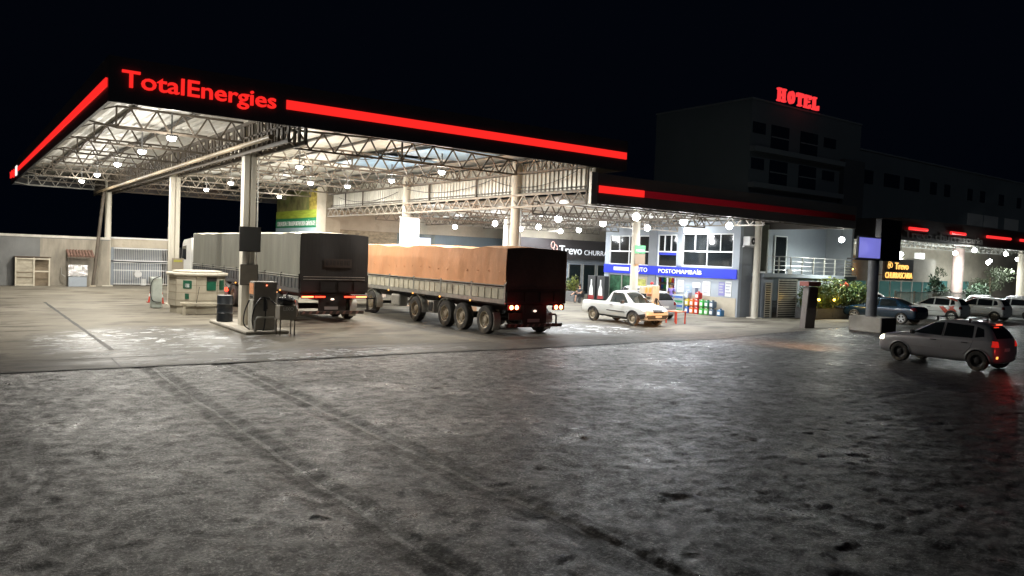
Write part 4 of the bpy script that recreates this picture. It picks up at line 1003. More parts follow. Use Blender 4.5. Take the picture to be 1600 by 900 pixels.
STAND = dict(pelvis=(0,0,.95), belly=(0,0,1.10), chest=(0,0,1.32), neck=(0,0,1.48), headb=(0,.015,1.56), headt=(0,.02,1.66), lsh=(-.19,0,1.40), lel=(-.25,.0,1.13), lwr=(-.24,.12,.93), lha=(-.235,.15,.87), rsh=(.19,0,1.40), rel=(.25,0,1.13), rwr=(.20,.18,1.0), rha=(.18,.24,.98),
             lhip=(-.10,0,.90), lkn=(-.11,.03,.50), lan=(-.12,0,.09), lto=(-.13,.13,.04), rhip=(.10,0,.90), rkn=(.11,.02,.50), ran=(.13,-.01,.09), rto=(.14,.12,.04))
person('person', 'person in a red cap and red shirt standing by the shop door', (32.6, 30.9, 0), R(140), STAND, mat('red_shirt', (.45, .03, .03), .7), mat('dark_trousers', (.03, .035, .05), .8), skin, mat('red_cap', (.45, .02, .02), .7))
person('person', 'person in a purple shirt standing in the open shop doorway', (34.6, 31.2, 0), R(110), STAND, mat('purple_shirt', (.16, .12, .38), .7), mat('dark_trousers', (.03, .035, .05), .8), skind, mat('dark_hair', (.02, .015, .012), .7), .97)
SIT = dict(pelvis=(0,0,.52), belly=(0,-.03,.66), chest=(0,-.06,.86), neck=(0,-.03,1.02), headb=(0,.0,1.10), headt=(0,.02,1.20), lsh=(-.17,-.05,.94), lel=(-.22,.02,.70), lwr=(-.13,.22,.66), lha=(-.09,.27,.66), rsh=(.17,-.05,.94), rel=(.22,.05,.72), rwr=(.10,.24,.74), rha=(.05,.28,.76),
           lhip=(-.09,.05,.50), lkn=(-.13,.46,.52), lan=(-.16,.55,.10), lto=(-.17,.68,.05), rhip=(.09,.05,.52), rkn=(.06,.46,.66), ran=(-.06,.86,.52), rto=(-.09,.97,.50))
person('person', 'person in a dark dress sitting with crossed bare legs by the shop planter', (33.6, 38.3, 0), R(95), SIT, mat('dark_dress', (.025, .03, .035), .8), mat('dark_dress', (.025, .03, .035), .8), skin, mat('dark_hair', (.02, .015, .012), .7), 1.0, None, True)
ch = T('plastic_chair', 'low dark chair under the seated person by the planter', 'chair', (33.6, 38.3, 0), R(95))
MB().box(-.22, .22, -.2, .2, .36, .40).build('seat', M['plastic'], ch); MB().box(-.22, .22, -.26, -.22, .40, .8).build('backrest', M['plastic'], ch)
for sx in (-.19, .19):
    for sy in (-.17, .17): MB().bar((sx, sy, 0), (sx, sy, .36), .035).build('leg', M['plastic'], ch)
# ============================================================ SHOP BUILDING (facade X=35.2, faces -X)
sh_ = T('shop_building', 'blue-grey two-storey shop with a royal blue lettered band and large dark windows', 'building', (35.2, 26.9, 0))
def S(mb, name, m, **k):
    o = mb.build(name, m, sh_, **k); o.location = (-35.2, -26.9, 0); return o
FX = 35.2
S(MB().box(FX, FX+.25, 26.9, 27.35, 0, 5.35).box(FX, FX+.25, 31.05, 31.45, 2.68, 5.35).box(FX, FX+.25, 33.02, 33.75, 0, 5.35).box(FX, FX+.25, 37.30, 37.7, 0, 5.35)
  .box(FX, FX+.25, 27.352, 31.048, 4.66, 5.35).box(FX, FX+.25, 31.452, 33.018, 4.60, 5.35).box(FX, FX+.25, 33.752, 37.298, 4.54, 5.35)
  .box(FX, FX+.25, 27.352, 31.45, 0, 2.74).box(FX, FX+.25, 31.452, 33.018, 2.0, 2.64).box(FX, FX+.25, 33.752, 37.298, 1.98, 2.66), 'wall', M['blueg'])
S(MB().box(FX-.06, FX-.003, 33.06, 33.72, 0, 5.3), 'pilaster', M['blueg2'])
S(MB().box(FX+.252, 36.95, 26.9, 27.15, 0, 5.35), 'side_wall', M['blueg2'])
S(MB().box(36.30, 36.95, 26.80, 26.897, 0, 2.0).box(36.55, 36.95, 26.80, 26.897, 2.002, 5.3), 'side_pier', mat('taupe_render', (.20, .18, .16), .8, var=.15))
S(MB().box(FX+.252, 40, 37.45, 37.7, 0, 5.35), 'rear_wall', M['blueg'])
S(MB().box(FX+2.9, FX+3.0, 27.2, 37.4, 0, 5.3), 'interior_wall', mat('shop_interior', (.42, .44, .38), .7, var=.2, scale=2))
S(MB().box(FX+.26, FX+2.9, 27.2, 37.4, 2.5, 2.6), 'interior_ceiling', M['white'])
def sash(y1, y0, z0, z1, zm, ups, los, nm='window'):
    """y1 far end, y0 near end"""
    g_ = S(MB().box(FX+.10, FX+.115, y0, y1, z0, z1), nm, M['glass'])
    mb = MB(); x0, x1 = FX+.03, FX+.098
    mb.box(x0, x1, y0, y1, z0, z0+.05).box(x0, x1, y0, y1, z1-.05, z1).box(x0, x1, y0, y0+.05, z0+.052, z1-.052).box(x0, x1, y1-.05, y1, z0+.052, z1-.052).box(x0, x1, y0+.052, y1-.052, zm-.04, zm+.04)
    for k in range(1, ups): y = y0+(y1-y0)*k/ups; mb.box(x0+.004, x1, y-.022, y+.022, zm+.042, z1-.053)
    for k in range(1, los): y = y0+(y1-y0)*k/los; mb.box(x0+.004, x1, y-.022, y+.022, z0+.052, zm-.042)
    f = mb.build('frame', M['white'], g_); return g_
sash(37.298, 33.752, 2.665, 4.535, 3.53, 4, 2); sash(33.018, 31.452, 2.645, 4.595, 3.56, 3, 1); sash(31.048, 27.352, 2.745, 4.655, 3.62, 4, 2)
S(MB().box(FX+.06, FX+.09, 31.5, 32.97, 3.36, 3.50), 'blind_strip', M['blue'])
S(MB().box(FX-.12, FX-.063, 26.95, 37.65, 2.11, 2.66), 'blue_band', M['blue'])
def st(body, y, w_, z, h, m=M['white'], nm='sign_lettering', b=-.002):
    t = text(body, nm, m, sh_, (0,0,0), w_, h, 'left', .02, b); t.location = (-.122, y-26.9, z); return t
st('AUTO', 34.85, 1.15, 2.26, .27, MATS.setdefault('lit_letters', mat('lit_letters', (.8,.8,.8), .5, emit=(.75,.8,.9), es=.6))); st('POSTOMAMBAÍB', 32.75, 3.35, 2.26, .30, MATS['lit_letters'])
S(MB().box(FX-.135, FX-.123, 35.3, 36.7, 2.28, 2.50), 'white_label', M['white'])
st('—————', 36.5, 1.0, 2.36, .03, M['ink'], 'label_print')
S(MB().box(FX-.03, FX-.003, 27.0, 31.2, 0, 1.05), 'tile_dado', M['beige'])
# shop windows and door at ground floor
gg = mat('shop_glass', (.10, .12, .11), .05, spec=.6)
d = S(MB().box(FX+.10, FX+.12, 34.9, 37.298, 0.02, 1.975), 'shop_window', mat('poster_glass', (.05, .12, .07), .1, var=.8, scale=2.2))
for q in range(3): MB().box(FX+.04, FX+.098, 34.9+q*1.17, 34.96+q*1.17, .02, 1.975).build('frame', M['galv'], d)
sd2 = S(MB().box(FX+.05, FX+.12, 33.76, 34.86, 0.02, 1.97), 'door_leaf', M['beige'])
MB().box(FX+.035, FX+.047, 33.95, 34.6, 1.0, 1.8).build('notice', mat('yellow_notice', (.45, .45, .12), .6, var=.5, scale=6), sd2)
S(MB().box(FX+.02, FX+.10, 31.452, 31.52, 0, 1.99).box(FX+.02, FX+.10, 32.95, 33.018, 0, 1.99).box(FX+.02, FX+.10, 32.1, 32.16, 0, 1.99), 'door_frame', M['white'])
light('interior_lamp', (FX+1.4, 32.5, 2.3), 60, None, (1, .97, .88), .2).name = 'interior_lamp'
bpy.data.objects['interior_lamp'].parent = sh_; bpy.data.objects['interior_lamp'].location = (1.4, 5.6, 2.3)
def poster(y, w_, z, h, m, lines=0, lab='poster'):
    p_ = S(MB().box(FX-.025, FX-.004, y-w_, y, z, z+h), lab, m)
    if lines:
        mb = MB(); 
        for i in range(lines): zz = z+h-(i+1)*h/(lines+1.); mb.box(FX-.030, FX-.0255, y-w_*rnd.uniform(.6,.92), y-w_*.1, zz, zz+h*.22/lines*2)
        mb.build('poster_print', mat('grey_print', (.35, .36, .42), .6), p_)
    return p_
poster(31.25, .45, 1.15, .75, M['paper'], 4); poster(30.1, .55, 1.5, .3, M['paper'], 2); poster(29.35, .55, 1.08, .82, M['paper'], 5); poster(29.9, .22, 1.15, .35, M['ink'])
poster(30.65, .5, 1.1, .5, mat('faded_poster', (.25, .33, .40), .6), 2); poster(28.2, .42, 1.15, .75, mat('lilac_poster', (.20, .19, .42), .6), 4); poster(27.75, .42, 1.12, .85, M['paper'], 4)
# wall AC unit
ac = T('air_conditioner', 'white outdoor air conditioner unit on the corner wall left of the right-hand column', 'air conditioner', (35.3, 26.6, 4.0))
MB().box(.05, .95, -.22, .22, 0, .5).build('casing', M['white'], ac, bevel=.02)
MB().lathe([(.001, -.01), (.17, -.01), (.19, .0)], (.36, -.225, .25), 'Y', 20).build('fan_grille', M['plastic'], ac)
MB().lathe([(.001, -.016), (.05, -.016), (.05, -.01)], (.36, -.225, .25), 'Y', 12).build('fan_hub', M['white'], ac)
MB().box(.0, 1.0, .1, .28, -.08, -.02).build('bracket', M['lampmetal'], ac)
# goods shelf seen through the shop door
gs = T('goods_shelf', 'shelf of colourful oil bottles inside the shop window', 'shelf', (37.2, 34, 0))
MB().box(0, .35, -3, 3, 0, 2.1).build('shelf_frame', M['beige'], gs)
for i, c in enumerate([(.4,.05,.04), (.05,.3,.1), (.6,.5,.05), (.05,.1,.4), (.6,.6,.6)]):
    mb = MB()
    for j in range(26):
        y = -2.9+j*.22; k = (j*3+i*2) % 5
        if k == i:
            for z in (.2, .7, 1.2, 1.65): mb.box(-.12, -.002, y, y+.17, z, z+.28)
    o = mb.build('bottles', mat('goods_%d' % i, c, .4), gs); o['kind'] = 'stuff'
# ============================================================ BALCONY BUILDING
bb = T('balcony_building', 'blue-grey building with a metal-railed balcony above louvred gates', 'building', (37, 26.2, 0))
def B(mb, name, m, **k):
    o = mb.build(name, m, bb, **k); o.location = (-37, -26.2, 0); return o
B(MB().box(36.96, 45.8, 28.2, 28.4, 2.5, 5.5), 'wall', M['blueg'])
B(MB().box(36.40, 37.40, 26.2, 26.4, 0, 2.30).box(39.75, 45.8, 26.2, 26.4, 0, 2.30).box(37.402, 39.748, 26.2, 26.4, 2.28, 2.302), 'lower_wall', M['blueg'])
B(MB().box(36.38, 45.85, 26.1, 28.19, 2.305, 2.495), 'balcony_slab', M['blueg'])
B(MB().box(45.6, 45.8, 26.402, 28.19, 2.5, 5.5), 'side_wall', M['blueg2'])
d = B(MB().box(37.9, 39.5, 28.13, 28.19, 2.5, 4.75), 'door', M['beige']); MB().box(38.9, 38.96, 28.10, 28.128, 2.5, 4.75).build('door_post', M['white'], d)
d = B(MB().box(40.15, 41.25, 28.12, 28.19, 2.5, 4.72), 'window', M['glass']); MB().box(40.08, 40.148, 28.09, 28.19, 2.5, 4.78).box(41.252, 41.32, 28.09, 28.19, 2.5, 4.78).box(40.15, 41.25, 28.09, 28.19, 4.722, 4.78).build('frame', M['white'], d)
d = B(MB().box(37.05, 37.72, 28.12, 28.19, 2.5, 4.7), 'window', M['glass']); MB().box(37.05, 37.72, 28.09, 28.118, 3.55, 3.62).build('frame', M['white'], d)
for z in (2.72, 2.97, 3.22, 3.48): B(MB().tube([(36.6, 26.16, z), (44.6, 26.16, z)], .020 if z < 3.4 else .03, 6), 'handrail', M['lampmetal'])
for i in range(8): B(MB().box(36.62+i*1.13, 36.67+i*1.13, 26.13, 26.19, 2.5, 3.48), 'baluster', M['galv'])
def gate(x0, x1, z0, z1, nm, m=M['white']):
    d = B(MB().box(x0, x1, 26.12, 26.15, z0, z1), nm, M['chassis'])
    mb = MB(); z = z0+.06
    while z < z1-.05: mb.box(x0+.05, x1-.05, 26.09, 26.118, z, z+.055); z += .125
    mb.build('slats', M['galv'], d); MB().box(x0, x0+.05, 26.085, 26.118, z0, z1).box(x1-.05, x1, 26.085, 26.118, z0, z1).box(x0+.052, x1-.052, 26.085, 26.118, z1-.04, z1).build('gate_frame', M['galv'], d)
gate(36.55, 37.12, .05, 2.0, 'louvre_gate'); gate(37.75, 39.55, .05, 2.22, 'slat_gate')
B(MB().box(38.6, 39.0, 26.10, 26.19, 2.45, 2.8), 'house_number_light', M['white'])
for i in range(6): B(MB().box(44.35, 45.55, 26.02, 26.08, 3.0+i*.17-.55, 3.11+i*.17-.55), 'louvre', M['galv'])
# warm lit porch right of the balcony
pb_ = T('porch_building', 'low cream-walled restaurant porch with small orange lamps and teal glass, behind the sign column', 'building', (46, 27.5, 0))
def PB(mb, name, m, **k):
    o = mb.build(name, m, pb_, **k); o.location = (-46, -27.5, 0); return o
PB(MB().box(45.82, 60, 28.0, 28.2, 2.2, 3.9), 'wall', M['cream'])
PB(MB().box(45.82, 60, 28.0, 28.2, 0, .3), 'plinth', M['cream'])
for i in range(9):
    g_ = PB(MB().box(45.9+i*1.55, 47.35+i*1.55, 28.05, 28.08, .3, 2.2), 'window', mat('teal_glass', (.05, .14, .13), .1, emit=(.03, .07, .065), es=1))
    MB().box(47.35+i*1.55, 47.45+i*1.55, 27.98, 28.15, .3, 2.2).build('mullion', M['galv'], g_)
for x in (46.2, 48.4):
    PB(MB().ball((x, 27.9, 2.95), .07, 7), 'wall_lamp', M['warm'], smooth=True)
    o = light('lamp_light', (x-46, .25, 2.95), 14, pb_, (1, .5, .15), .08)
sg = T('restaurant_sign', 'dark hanging board with gold lit letters reading Trevo Churrascaria', 'sign', (50.6, 26.9, 2.3))
MB().box(0, 3.9, 0, .12, .0, 1.45).build('board', M['charcoal'], sg)
t = text('Trevo', 'sign_lettering', M['gold'], sg, (0,0,0), 1.8, .46, 'front', .05, .004); t.location = (1.35, 0, .75)
t = text('CHURRASCARIA', 'sign_lettering', M['gold'], sg, (0,0,0), 3.6, .40, 'front', .05, -.004); t.location = (.15, 0, .14)
mb = MB()
for cx_, cz_ in ((.62, 1.15), (.86, 1.02), (.55, .95)): mb.tube([(cx_+.13*math.cos(a), -.03, cz_+.16*math.sin(a)) for a in [2*math.pi*i/14 for i in range(15)]], .02, 6)
mb.build('clover_emblem', M['gold'], sg)
MB().box(.2, .3, .12, 1.1, .3, .4).box(3.6, 3.7, .12, 1.1, .3, .4).build('bracket', M['lampmetal'], sg)

# ============================================================ CHURRASCARIA FRONT behind the trucks
tv = T('grill_house', 'grey restaurant front under a charcoal board lettered Trevo Churrascaria, behind the orange truck', 'building', (32, 43, 0))
def V(mb, name, m, **k):
    o = mb.build(name, m, tv, **k); o.location = (-32, -43, 0); return o
V(MB().box(31.6, 42, 43.0, 43.2, 0, 2.9), 'wall', M['blueg'])
V(MB().box(31.6, 42, 42.7, 42.99, 2.86, 4.28), 'signboard', M['charcoal'])
V(MB().box(31.6, 42, 43.0, 43.2, 4.30, 5.4), 'upper_wall', M['cream'])
t = text('Trevo', 'sign_lettering', MATS['lit_letters'], tv, (0,0,0), 2.15, .62, 'front', .04, .006); t.location = (35.35-32, -.31, 3.22)
t = text('CHURRASCARIA', 'sign_lettering', MATS['lit_letters'], tv, (0,0,0), 4.3, .36, 'front', .03, -.004); t.location = (37.75-32, -.31, 3.22)
mb = MB()
for cx_, cz_ in ((34.75, 3.85), (35.0, 3.62)): mb.tube([(cx_+.16*math.cos(a), 42.68, cz_+.24*math.sin(a)) for a in [2*math.pi*i/16 for i in range(17)]], .025, 6)
V(mb, 'clover_emblem', mat('pink_emblem', (.7,.4,.35), .5, emit=(.6,.3,.25), es=.5))
for x in (36.6, 38.0, 39.4):
    g_ = V(MB().box(x, x+1.1, 42.95, 42.985, .35, 2.5), 'window', M['glass']); MB().box(x-.06, x, 42.93, 42.99, .3, 2.56).box(x+1.1, x+1.16, 42.93, 42.99, .3, 2.56).build('frame', M['galv'], g_)
V(MB().box(31.6, 42, 42.93, 42.995, 0, .28), 'plinth', M['beige'])
bk = T('rear_building', 'long pale rear building with a deep concrete beam, seen between the two truck tarpaulins', 'building', (20.7, 48.2, 0))
def K(mb, name, m, **k):
    o = mb.build(name, m, bk, **k); o.location = (-20.7, -48.2, 0); return o
K(MB().box(20.7, 40, 48.2, 48.4, 4.25, 7.0), 'beam', M['cream'])
K(MB().box(20.7, 25.2, 48.25, 48.4, 0, 4.24), 'masonry_wall', M['stone'])
K(MB().box(25.2, 28.3, 48.3, 48.4, 0, 4.24), 'mural_wall', mat('mural_wall', (.22, .25, .24), .8, var=.6, scale=1.2, dirt=(.14,.30,.12), dthr=.55))
K(MB().box(28.3, 40, 48.3, 48.4, 0, 4.24), 'grey_wall', mat('blue_grey_sheet', (.18, .225, .26), .6, var=.1, stretch=(6,1,.3)))
K(MB().box(26.9, 27.9, 48.2, 48.27, 3.3, 4.0), 'lit_window', mat('lit_window', (.5,.5,.6), .5, emit=(.6,.65,.8), es=.8))
# billboard
bl = T('billboard', 'large billboard with a yellow and green band and white lettering, left of the cream pillar', 'billboard', (20.1, 48.5, 0))
def L_(mb, name, m, **k):
    o = mb.build(name, m, bl, **k); o.location = (-20.1, -48.5, 0); return o
L_(MB().box(20.1, 20.25, 49.05, 58.2, 3.2, 7.0), 'panel', mat('crop_photo_print', (.20, .19, .08), .5, var=.85, scale=1.1, dirt=(.10,.16,.04), dthr=.5))
L_(MB().box(20.08, 20.098, 49.05, 51.6, 5.6, 7.0), 'grain_picture', mat('grain_print', (.45, .36, .08), .5, var=.8, scale=4))
L_(MB().box(20.06, 20.098, 49.05, 58.2, 5.05, 5.6), 'yellow_band', mat('yellow_green_print', (.32, .40, .05), .5, var=.4, stretch=(1,.3,3)))
L_(MB().box(20.06, 20.098, 49.05, 58.2, 4.38, 5.04), 'green_band', mat('green_band_print', (.02, .20, .09), .5))
L_(MB().box(20.06, 20.098, 49.05, 58.2, 3.2, 4.37), 'pale_band', mat('pale_blue_print', (.34, .44, .50), .5))
t = text('CEREALISTA E TRANSPORTADORA GRÃOS DE OURO', 'billboard_lettering', M['paper'], bl, (0,0,0), 8.7, .42, 'left', .02, .008); t.location = (-.045, 9.4, 4.5)
MB().box(.2, .35, 1.0, 1.2, 0, 6.9).build('support_post', M['steeld'], bl); MB().box(.2, .35, 8.8, 9.0, 0, 6.9).build('support_post', M['steeld'], bl)

# ============================================================ BRIGHT SIGN, POSTERS
bs = T('backlit_totem', 'glaring white backlit sign box fixed to the column behind the orange tarpaulin', 'sign', (19.85, 36.6, 0))
MB().box(-.52, .52, -.14, .12, 2.0, 4.72).build('light_box', M['bright'], bs, bevel=.03)
MB().box(-.56, .56, -.10, .15, 1.9, 1.99).box(-.56, .56, -.10, .15, 4.73, 4.8).build('frame', M['galv'], bs)
light('sign_light', (0, -.6, 3.4), 240, bs, (.93, .97, 1), .4)
p1_ = T('notice_board', 'blank dark square board fixed high on the nearest left column', 'sign', (8.35, 26.85, 2.72))
MB().box(-.33, .36, -.03, .03, 0, .80).build('panel', mat('dark_board', (.045, .045, .043), .6), p1_); MB().box(-.35, .38, -.02, .04, -.03, .83).build('frame', M['steeld'], p1_)
p2_ = T('notice_board', 'grey framed notice board fixed low on the nearest left column, under the dark square one', 'sign', (8.38, 26.85, 1.55))
MB().box(-.30, .26, -.03, .03, 0, .68).build('panel', mat('grey_board', (.15, .135, .11), .5, var=.2), p2_); MB().box(-.32, .28, -.02, .04, -.02, .70).build('frame', M['steeld'], p2_)
p3_ = T('notice_board', 'small beige notice with a yellow heading, on the column behind the octagonal kiosk', 'sign', (8.6, 38.15, 1.68))
MB().box(-.28, .22, -.03, .03, 0, .52).build('panel', mat('beige_board', (.30, .26, .20), .5), p3_); MB().box(-.22, .16, -.038, -.031, .34, .44).build('print', mat('yellow_print', (.4, .38, .06), .5), p3_)
p4_ = T('hanging_sign', 'green and tan notice panel on the column in front of the shop windows', 'sign', (26.55, 26.05, 2.75))
MB().box(-.32, .36, -.02, .02, .52, .90).build('green_panel', mat('green_sign', (.12, .42, .20), .5, var=.3, scale=6), p4_)
MB().box(-.32, .36, -.02, .02, 0, .50).build('tan_panel', mat('tan_sign', (.24, .20, .15), .6), p4_)
MB().box(-.26, .3, -.026, -.021, .62, .70).build('print', M['paper'], p4_)
# ============================================================ PERIMETER WALL AND THINGS ON IT
pw = T('perimeter_wall', 'long grey-white rendered boundary wall with a pale coping at the back left', 'wall', (-20, 54.7, 0))
MB().box(-20, 28.2, 0, .2, 0, 2.95).build('wall', M['wallw'], pw); MB().box(-20, 28.25, -.06, .26, 2.951, 3.1).build('coping', M['steelw'], pw)
MB().box(24.4, 28.2, -.012, -.002, 0, 2.9).build('stained_panel', mat('stained_render', (.30,.27,.22), .8, var=.4, scale=.8, stretch=(2,1,.5)), pw)
gt = T('barred_gate', 'white barred gate and grille with clutter behind it, right of the boundary wall', 'gate', (8.3, 55.4, 0))
MB().box(0, 3.5, 0, .15, 2.5, 3.06).build('lintel', M['cream'], gt); MB().box(-.02, 3.52, -.06, .2, 3.061, 3.16).build('coping', M['white'], gt)
MB().box(3.5, 3.75, -.1, .3, 0, 4.0).build('pillar', M['wallw'], gt); MB().box(0, .22, -.05, .2, 0, 2.5).build('pillar', M['blueg'], gt)
MB().box(.2, 3.5, 1.8, 1.9, 0, 2.6).build('inner_wall', M['blueg'], gt)
mb = MB()
for i in range(30): mb.box(.28+i*.108, .30+i*.108, .04, .06, 1.68, 2.45)
mb.box(.22, 3.5, .03, .07, 2.42, 2.48).box(.22, 3.5, .03, .07, 1.62, 1.68); mb.build('upper_grille', M['white'], gt)
mb = MB()
for i in range(24): mb.box(.30+i*.135, .325+i*.135, .04, .065, .08, 1.55)
for z in (.1, 1.0, 1.5): mb.box(.22, 3.5, .03, .07, z, z+.04)
mb.build('gate_leaf', M['white'], gt)
MB().tube([(.05, -.15, 1.62), (.8, -.2, 1.60), (1.8, -.2, 1.55), (3.4, -.15, 1.58)], .035, 8).build('cable_bundle', M['chassis'], gt)
wd = T('storage_drum', 'white round disc and jugs standing behind the barred gate', 'drum', (10.1, 56.3, 0))
MB().lathe([(.001, 0), (.22, 0), (.24, .06), (.24, .3)], (0, -.3, .75), 'Y', 20).build('disc', M['white'], wd); MB().cyl(.35, -.2, 0, .45, .16).build('jug', M['paper'], wd); MB().box(.8, 1.5, -.2, .4, 0, .6).build('crate', M['galv'], wd)
cb = T('frame_cabinet', 'empty pale wooden frame cabinet with two bays against the boundary wall', 'cabinet', (3.1, 54.15, 0))
mb = MB()
mb.box(0, .07, 0, .06, 0, 1.72).box(.92, 1.0, 0, .06, 0, 1.72).box(1.72, 1.79, 0, .06, 0, 1.72).box(.072, .918, 0, .055, .02, .10).box(.072, .918, 0, .055, 1.60, 1.68).box(1.002, 1.718, 0, .055, 1.60, 1.68).box(1.002, 1.718, 0, .055, .86, .93)
mb.build('frame', mat('pale_wood', (.55, .50, .40), .7, var=.2), cb)
MB().box(.07, .92, .07, .09, .1, 1.6).build('door_panel', mat('weathered_panel', (.40, .36, .28), .7, var=.3, stretch=(1,1,3)), cb)
MB().box(0, 1.79, .44, .46, 0, 1.7).build('back_panel', mat('brown_board', (.24, .19, .13), .8, var=.3, stretch=(1,1,2)), cb)
MB().box(-.04, 1.84, -.03, .5, 1.722, 1.77).build('top_board', mat('dark_wood', (.10, .07, .05), .8), cb)
MB().box(.075, .918, .03, .055, .50, .54).box(.075, .918, .03, .055, .80, .84).build('cross_rail', mat('dark_wood2', (.2, .15, .1), .8), cb)
ck = T('metal_cooler', 'small silver foil-topped metal box on a grey base beneath the little tiled awning', 'cooler', (5.85, 54.0, 0))
MB().box(0, 1.0, 0, .5, 0, .62).build('base', M['blueg'], ck, bevel=.01); MB().box(-.02, 1.03, -.04, .52, .64, 1.34).build('foil_box', mat('crumpled_foil', (.75, .74, .76), .22, metal=.85, bump=.05, bscale=7), ck); MB().box(.3, .7, -.045, -.04, 1.0, 1.25).build('label', M['paper'], ck)
MB().tube([(-.15, .3, .6), (-.35, .3, .75), (-.35, .3, 1.15)], .03, 6).build('tap', M['galv'], ck)
aw = T('tiled_awning', 'little red-brown roof-tile awning fixed to the boundary wall', 'awning', (5.75, 54.65, 1.85))
mb = MB()
for i in range(9): mb.tube([(.08+i*.165, -.02, .38), (.08+i*.165+.03, -.75, .02)], .075, 8)
mb.build('roof_tiles', mat('clay_tile', (.22, .13, .10), .8, var=.4, scale=6), aw); MB().bar((.05, -.70, -.06), (1.45, -.70, -.06), .05).build('beam', M['steelb'], aw)
po = T('leaning_pole', 'slender pale pole leaning against the tall canopy beside the far left column', 'pole', (7.2, 54.2, 0))
MB().tube([(0,0,0), (.55,0,6.1)], .10, 10).build('shaft', M['steelb'], po, smooth=True); MB().box(-.16, .16, -.16, .16, 0, .08).build('foot', M['beige'], po)
# ============================================================ KIOSK, BENCH, CONES, BARREL
kk = T('octagonal_kiosk', 'squat beige tiled octagonal kiosk with an overhanging rounded top and green posters', 'kiosk', (8.45, 34.1, 0), R(8))
def octo(r, k=.42): return [(r*(1 if a in (0,3,4,7) else k)*(1 if a in (0,7,3,4) else 1)*sx, r*(k if a in (0,3,4,7) else 1)*sy*.95) for a, sx, sy in ((0,1,1),(1,1,1),(2,-1,1),(3,-1,1),(4,-1,-1),(5,-1,-1),(6,1,-1),(7,1,-1))]
P8 = octo(1.02)
MB().prism(P8, 'Z', .32, 1.56).build('drum_wall', M['kiosk'], kk); MB().prism([(a*.95, b*.95) for a, b in P8], 'Z', 0, .319).build('plinth', M['kiosk'], kk)
for z in (.55, .87, 1.18, 1.45): MB().prism([(a*1.006, b*1.006) for a, b in P8], 'Z', z, z+.014).build('tile_joint', M['grout'], kk)
MB().prism([(a*1.12, b*1.12) for a, b in P8], 'Z', 1.57, 1.70).build('cap', mat('pale_cap', (.5, .46, .38), .6, var=.15), kk, bevel=.05, seg=3)
MB().prism([(a*.9, b*.9) for a, b in P8], 'Z', 1.701, 1.78).build('cap', mat('pale_cap', (.5, .46, .38), .6), kk, bevel=.04)
# posters on the two faces toward the camera
def kface(i, u0, u1, z0, z1, m, nm):
    a = Vector((*P8[i], 0)); b = Vector((*P8[(i+1) % 8], 0)); nn = Vector((b.y-a.y, a.x-b.x, 0)).normalized()
    if nn.dot(a) < 0: nn = -nn
    p = a.lerp(b, u0)+nn*.012; q = a.lerp(b, u1)+nn*.012; p2, q2 = p+nn*.012, q+nn*.012
    vs = [(v.x, v.y, z) for z in (z0, z1) for v in (p, q, q2, p2)]
    return MB().add(vs, [(0,1,2,3),(4,5,6,7),(0,1,5,4),(1,2,6,5),(2,3,7,6),(3,0,4,7)]).build(nm, m, kk)
for i in range(8): kface(i, .0, .012, .33, 1.55, M['grout'], 'tile_joint')
kface(4, .35, .78, 1.05, 1.38, M['green'], 'green_poster'); kface(4, .45, .65, .62, .84, M['green'], 'green_poster'); kface(5, .5, .95, .98, 1.35, M['green'], 'green_poster'); kface(5, .50, .98, 1.36, 1.52, M['chassis'], 'dark_panel'); kface(4, .45, .66, 1.1, 1.25, M['paper'], 'poster_print')
kface(6, .3, .8, 1.0, 1.4, M['green'], 'green_poster')
bn = T('bench', 'low beige slab bench leaning against the front of the octagonal kiosk', 'bench', (8.3, 32.75, 0), R(-10))
MB().box(-.8, .85, -.18, .18, .42, .50).build('seat', M['kiosk'], bn, bevel=.015)
for x in (-.66, .7): MB().box(x-.06, x+.06, -.15, .15, 0, .42).build('leg', M['kiosk'], bn)
MB().tube([(-.2, -.14, .5), (-.1, -.10, 1.15)], .012, 6).build('rod', M['chassis'], bn)
def hose(root, pts, r=.022, m=None): 
    P = [Vector(p) for p in pts]; out = []
    for i in range(len(P)-1):
        p0, p1, p2, p3 = P[max(i-1,0)], P[i], P[i+1], P[min(i+2, len(P)-1)]
        for k in range(6):
            u = k/6; out.append(.5*((2*p1)+(p2-p0)*u+(2*p0-5*p1+4*p2-p3)*u*u+(3*p1-p0-3*p2+p3)*u**3))
    out.append(P[-1]); return MB().tube(out, r, 8).build('hose', m or M['rubber'], root, smooth=True)
ap_ = T('air_pump', 'white air and water post with a looped black hose, left of the kiosk', 'pump', (7.35, 36.6, 0))
MB().box(-.22, .22, -.2, .2, 0, 1.35).build('cabinet', mat('greenish_white', (.42, .46, .42), .5, var=.2), ap_, bevel=.06)
hose(ap_, [(.1,-.24,1.4), (-.2,-.3,1.25), (-.3,-.32,.8), (-.2,-.3,.35), (.15,-.26,.25)])
def cone(label, x, y):
    t = T('traffic_cone', label, 'cone', (x, y, 0), 0, 'traffic cones beside the kiosk')
    MB().box(-.17, .17, -.17, .17, 0, .035).build('base', mat('cone_dark', (.3, .03, .02), .6), t); MB().cyl(0, 0, .035, .68, .13, 16, .025).build('body', mat('cone_red', (.55, .06, .03), .5), t, smooth=True)
    MB().cyl(0, 0, .30, .44, .092, 16, .065).build('reflective_band', M['white'], t, smooth=True)
cone('red traffic cone, the left one of two beside the kiosk', 7.8, 40.0); cone('red traffic cone, the right one of two, nearer the kiosk', 8.1, 39.2)
br = T('dark_drum', 'dark upright drum standing on the pump island just left of the nearest column', 'drum', (8.05, 28.55, .12))
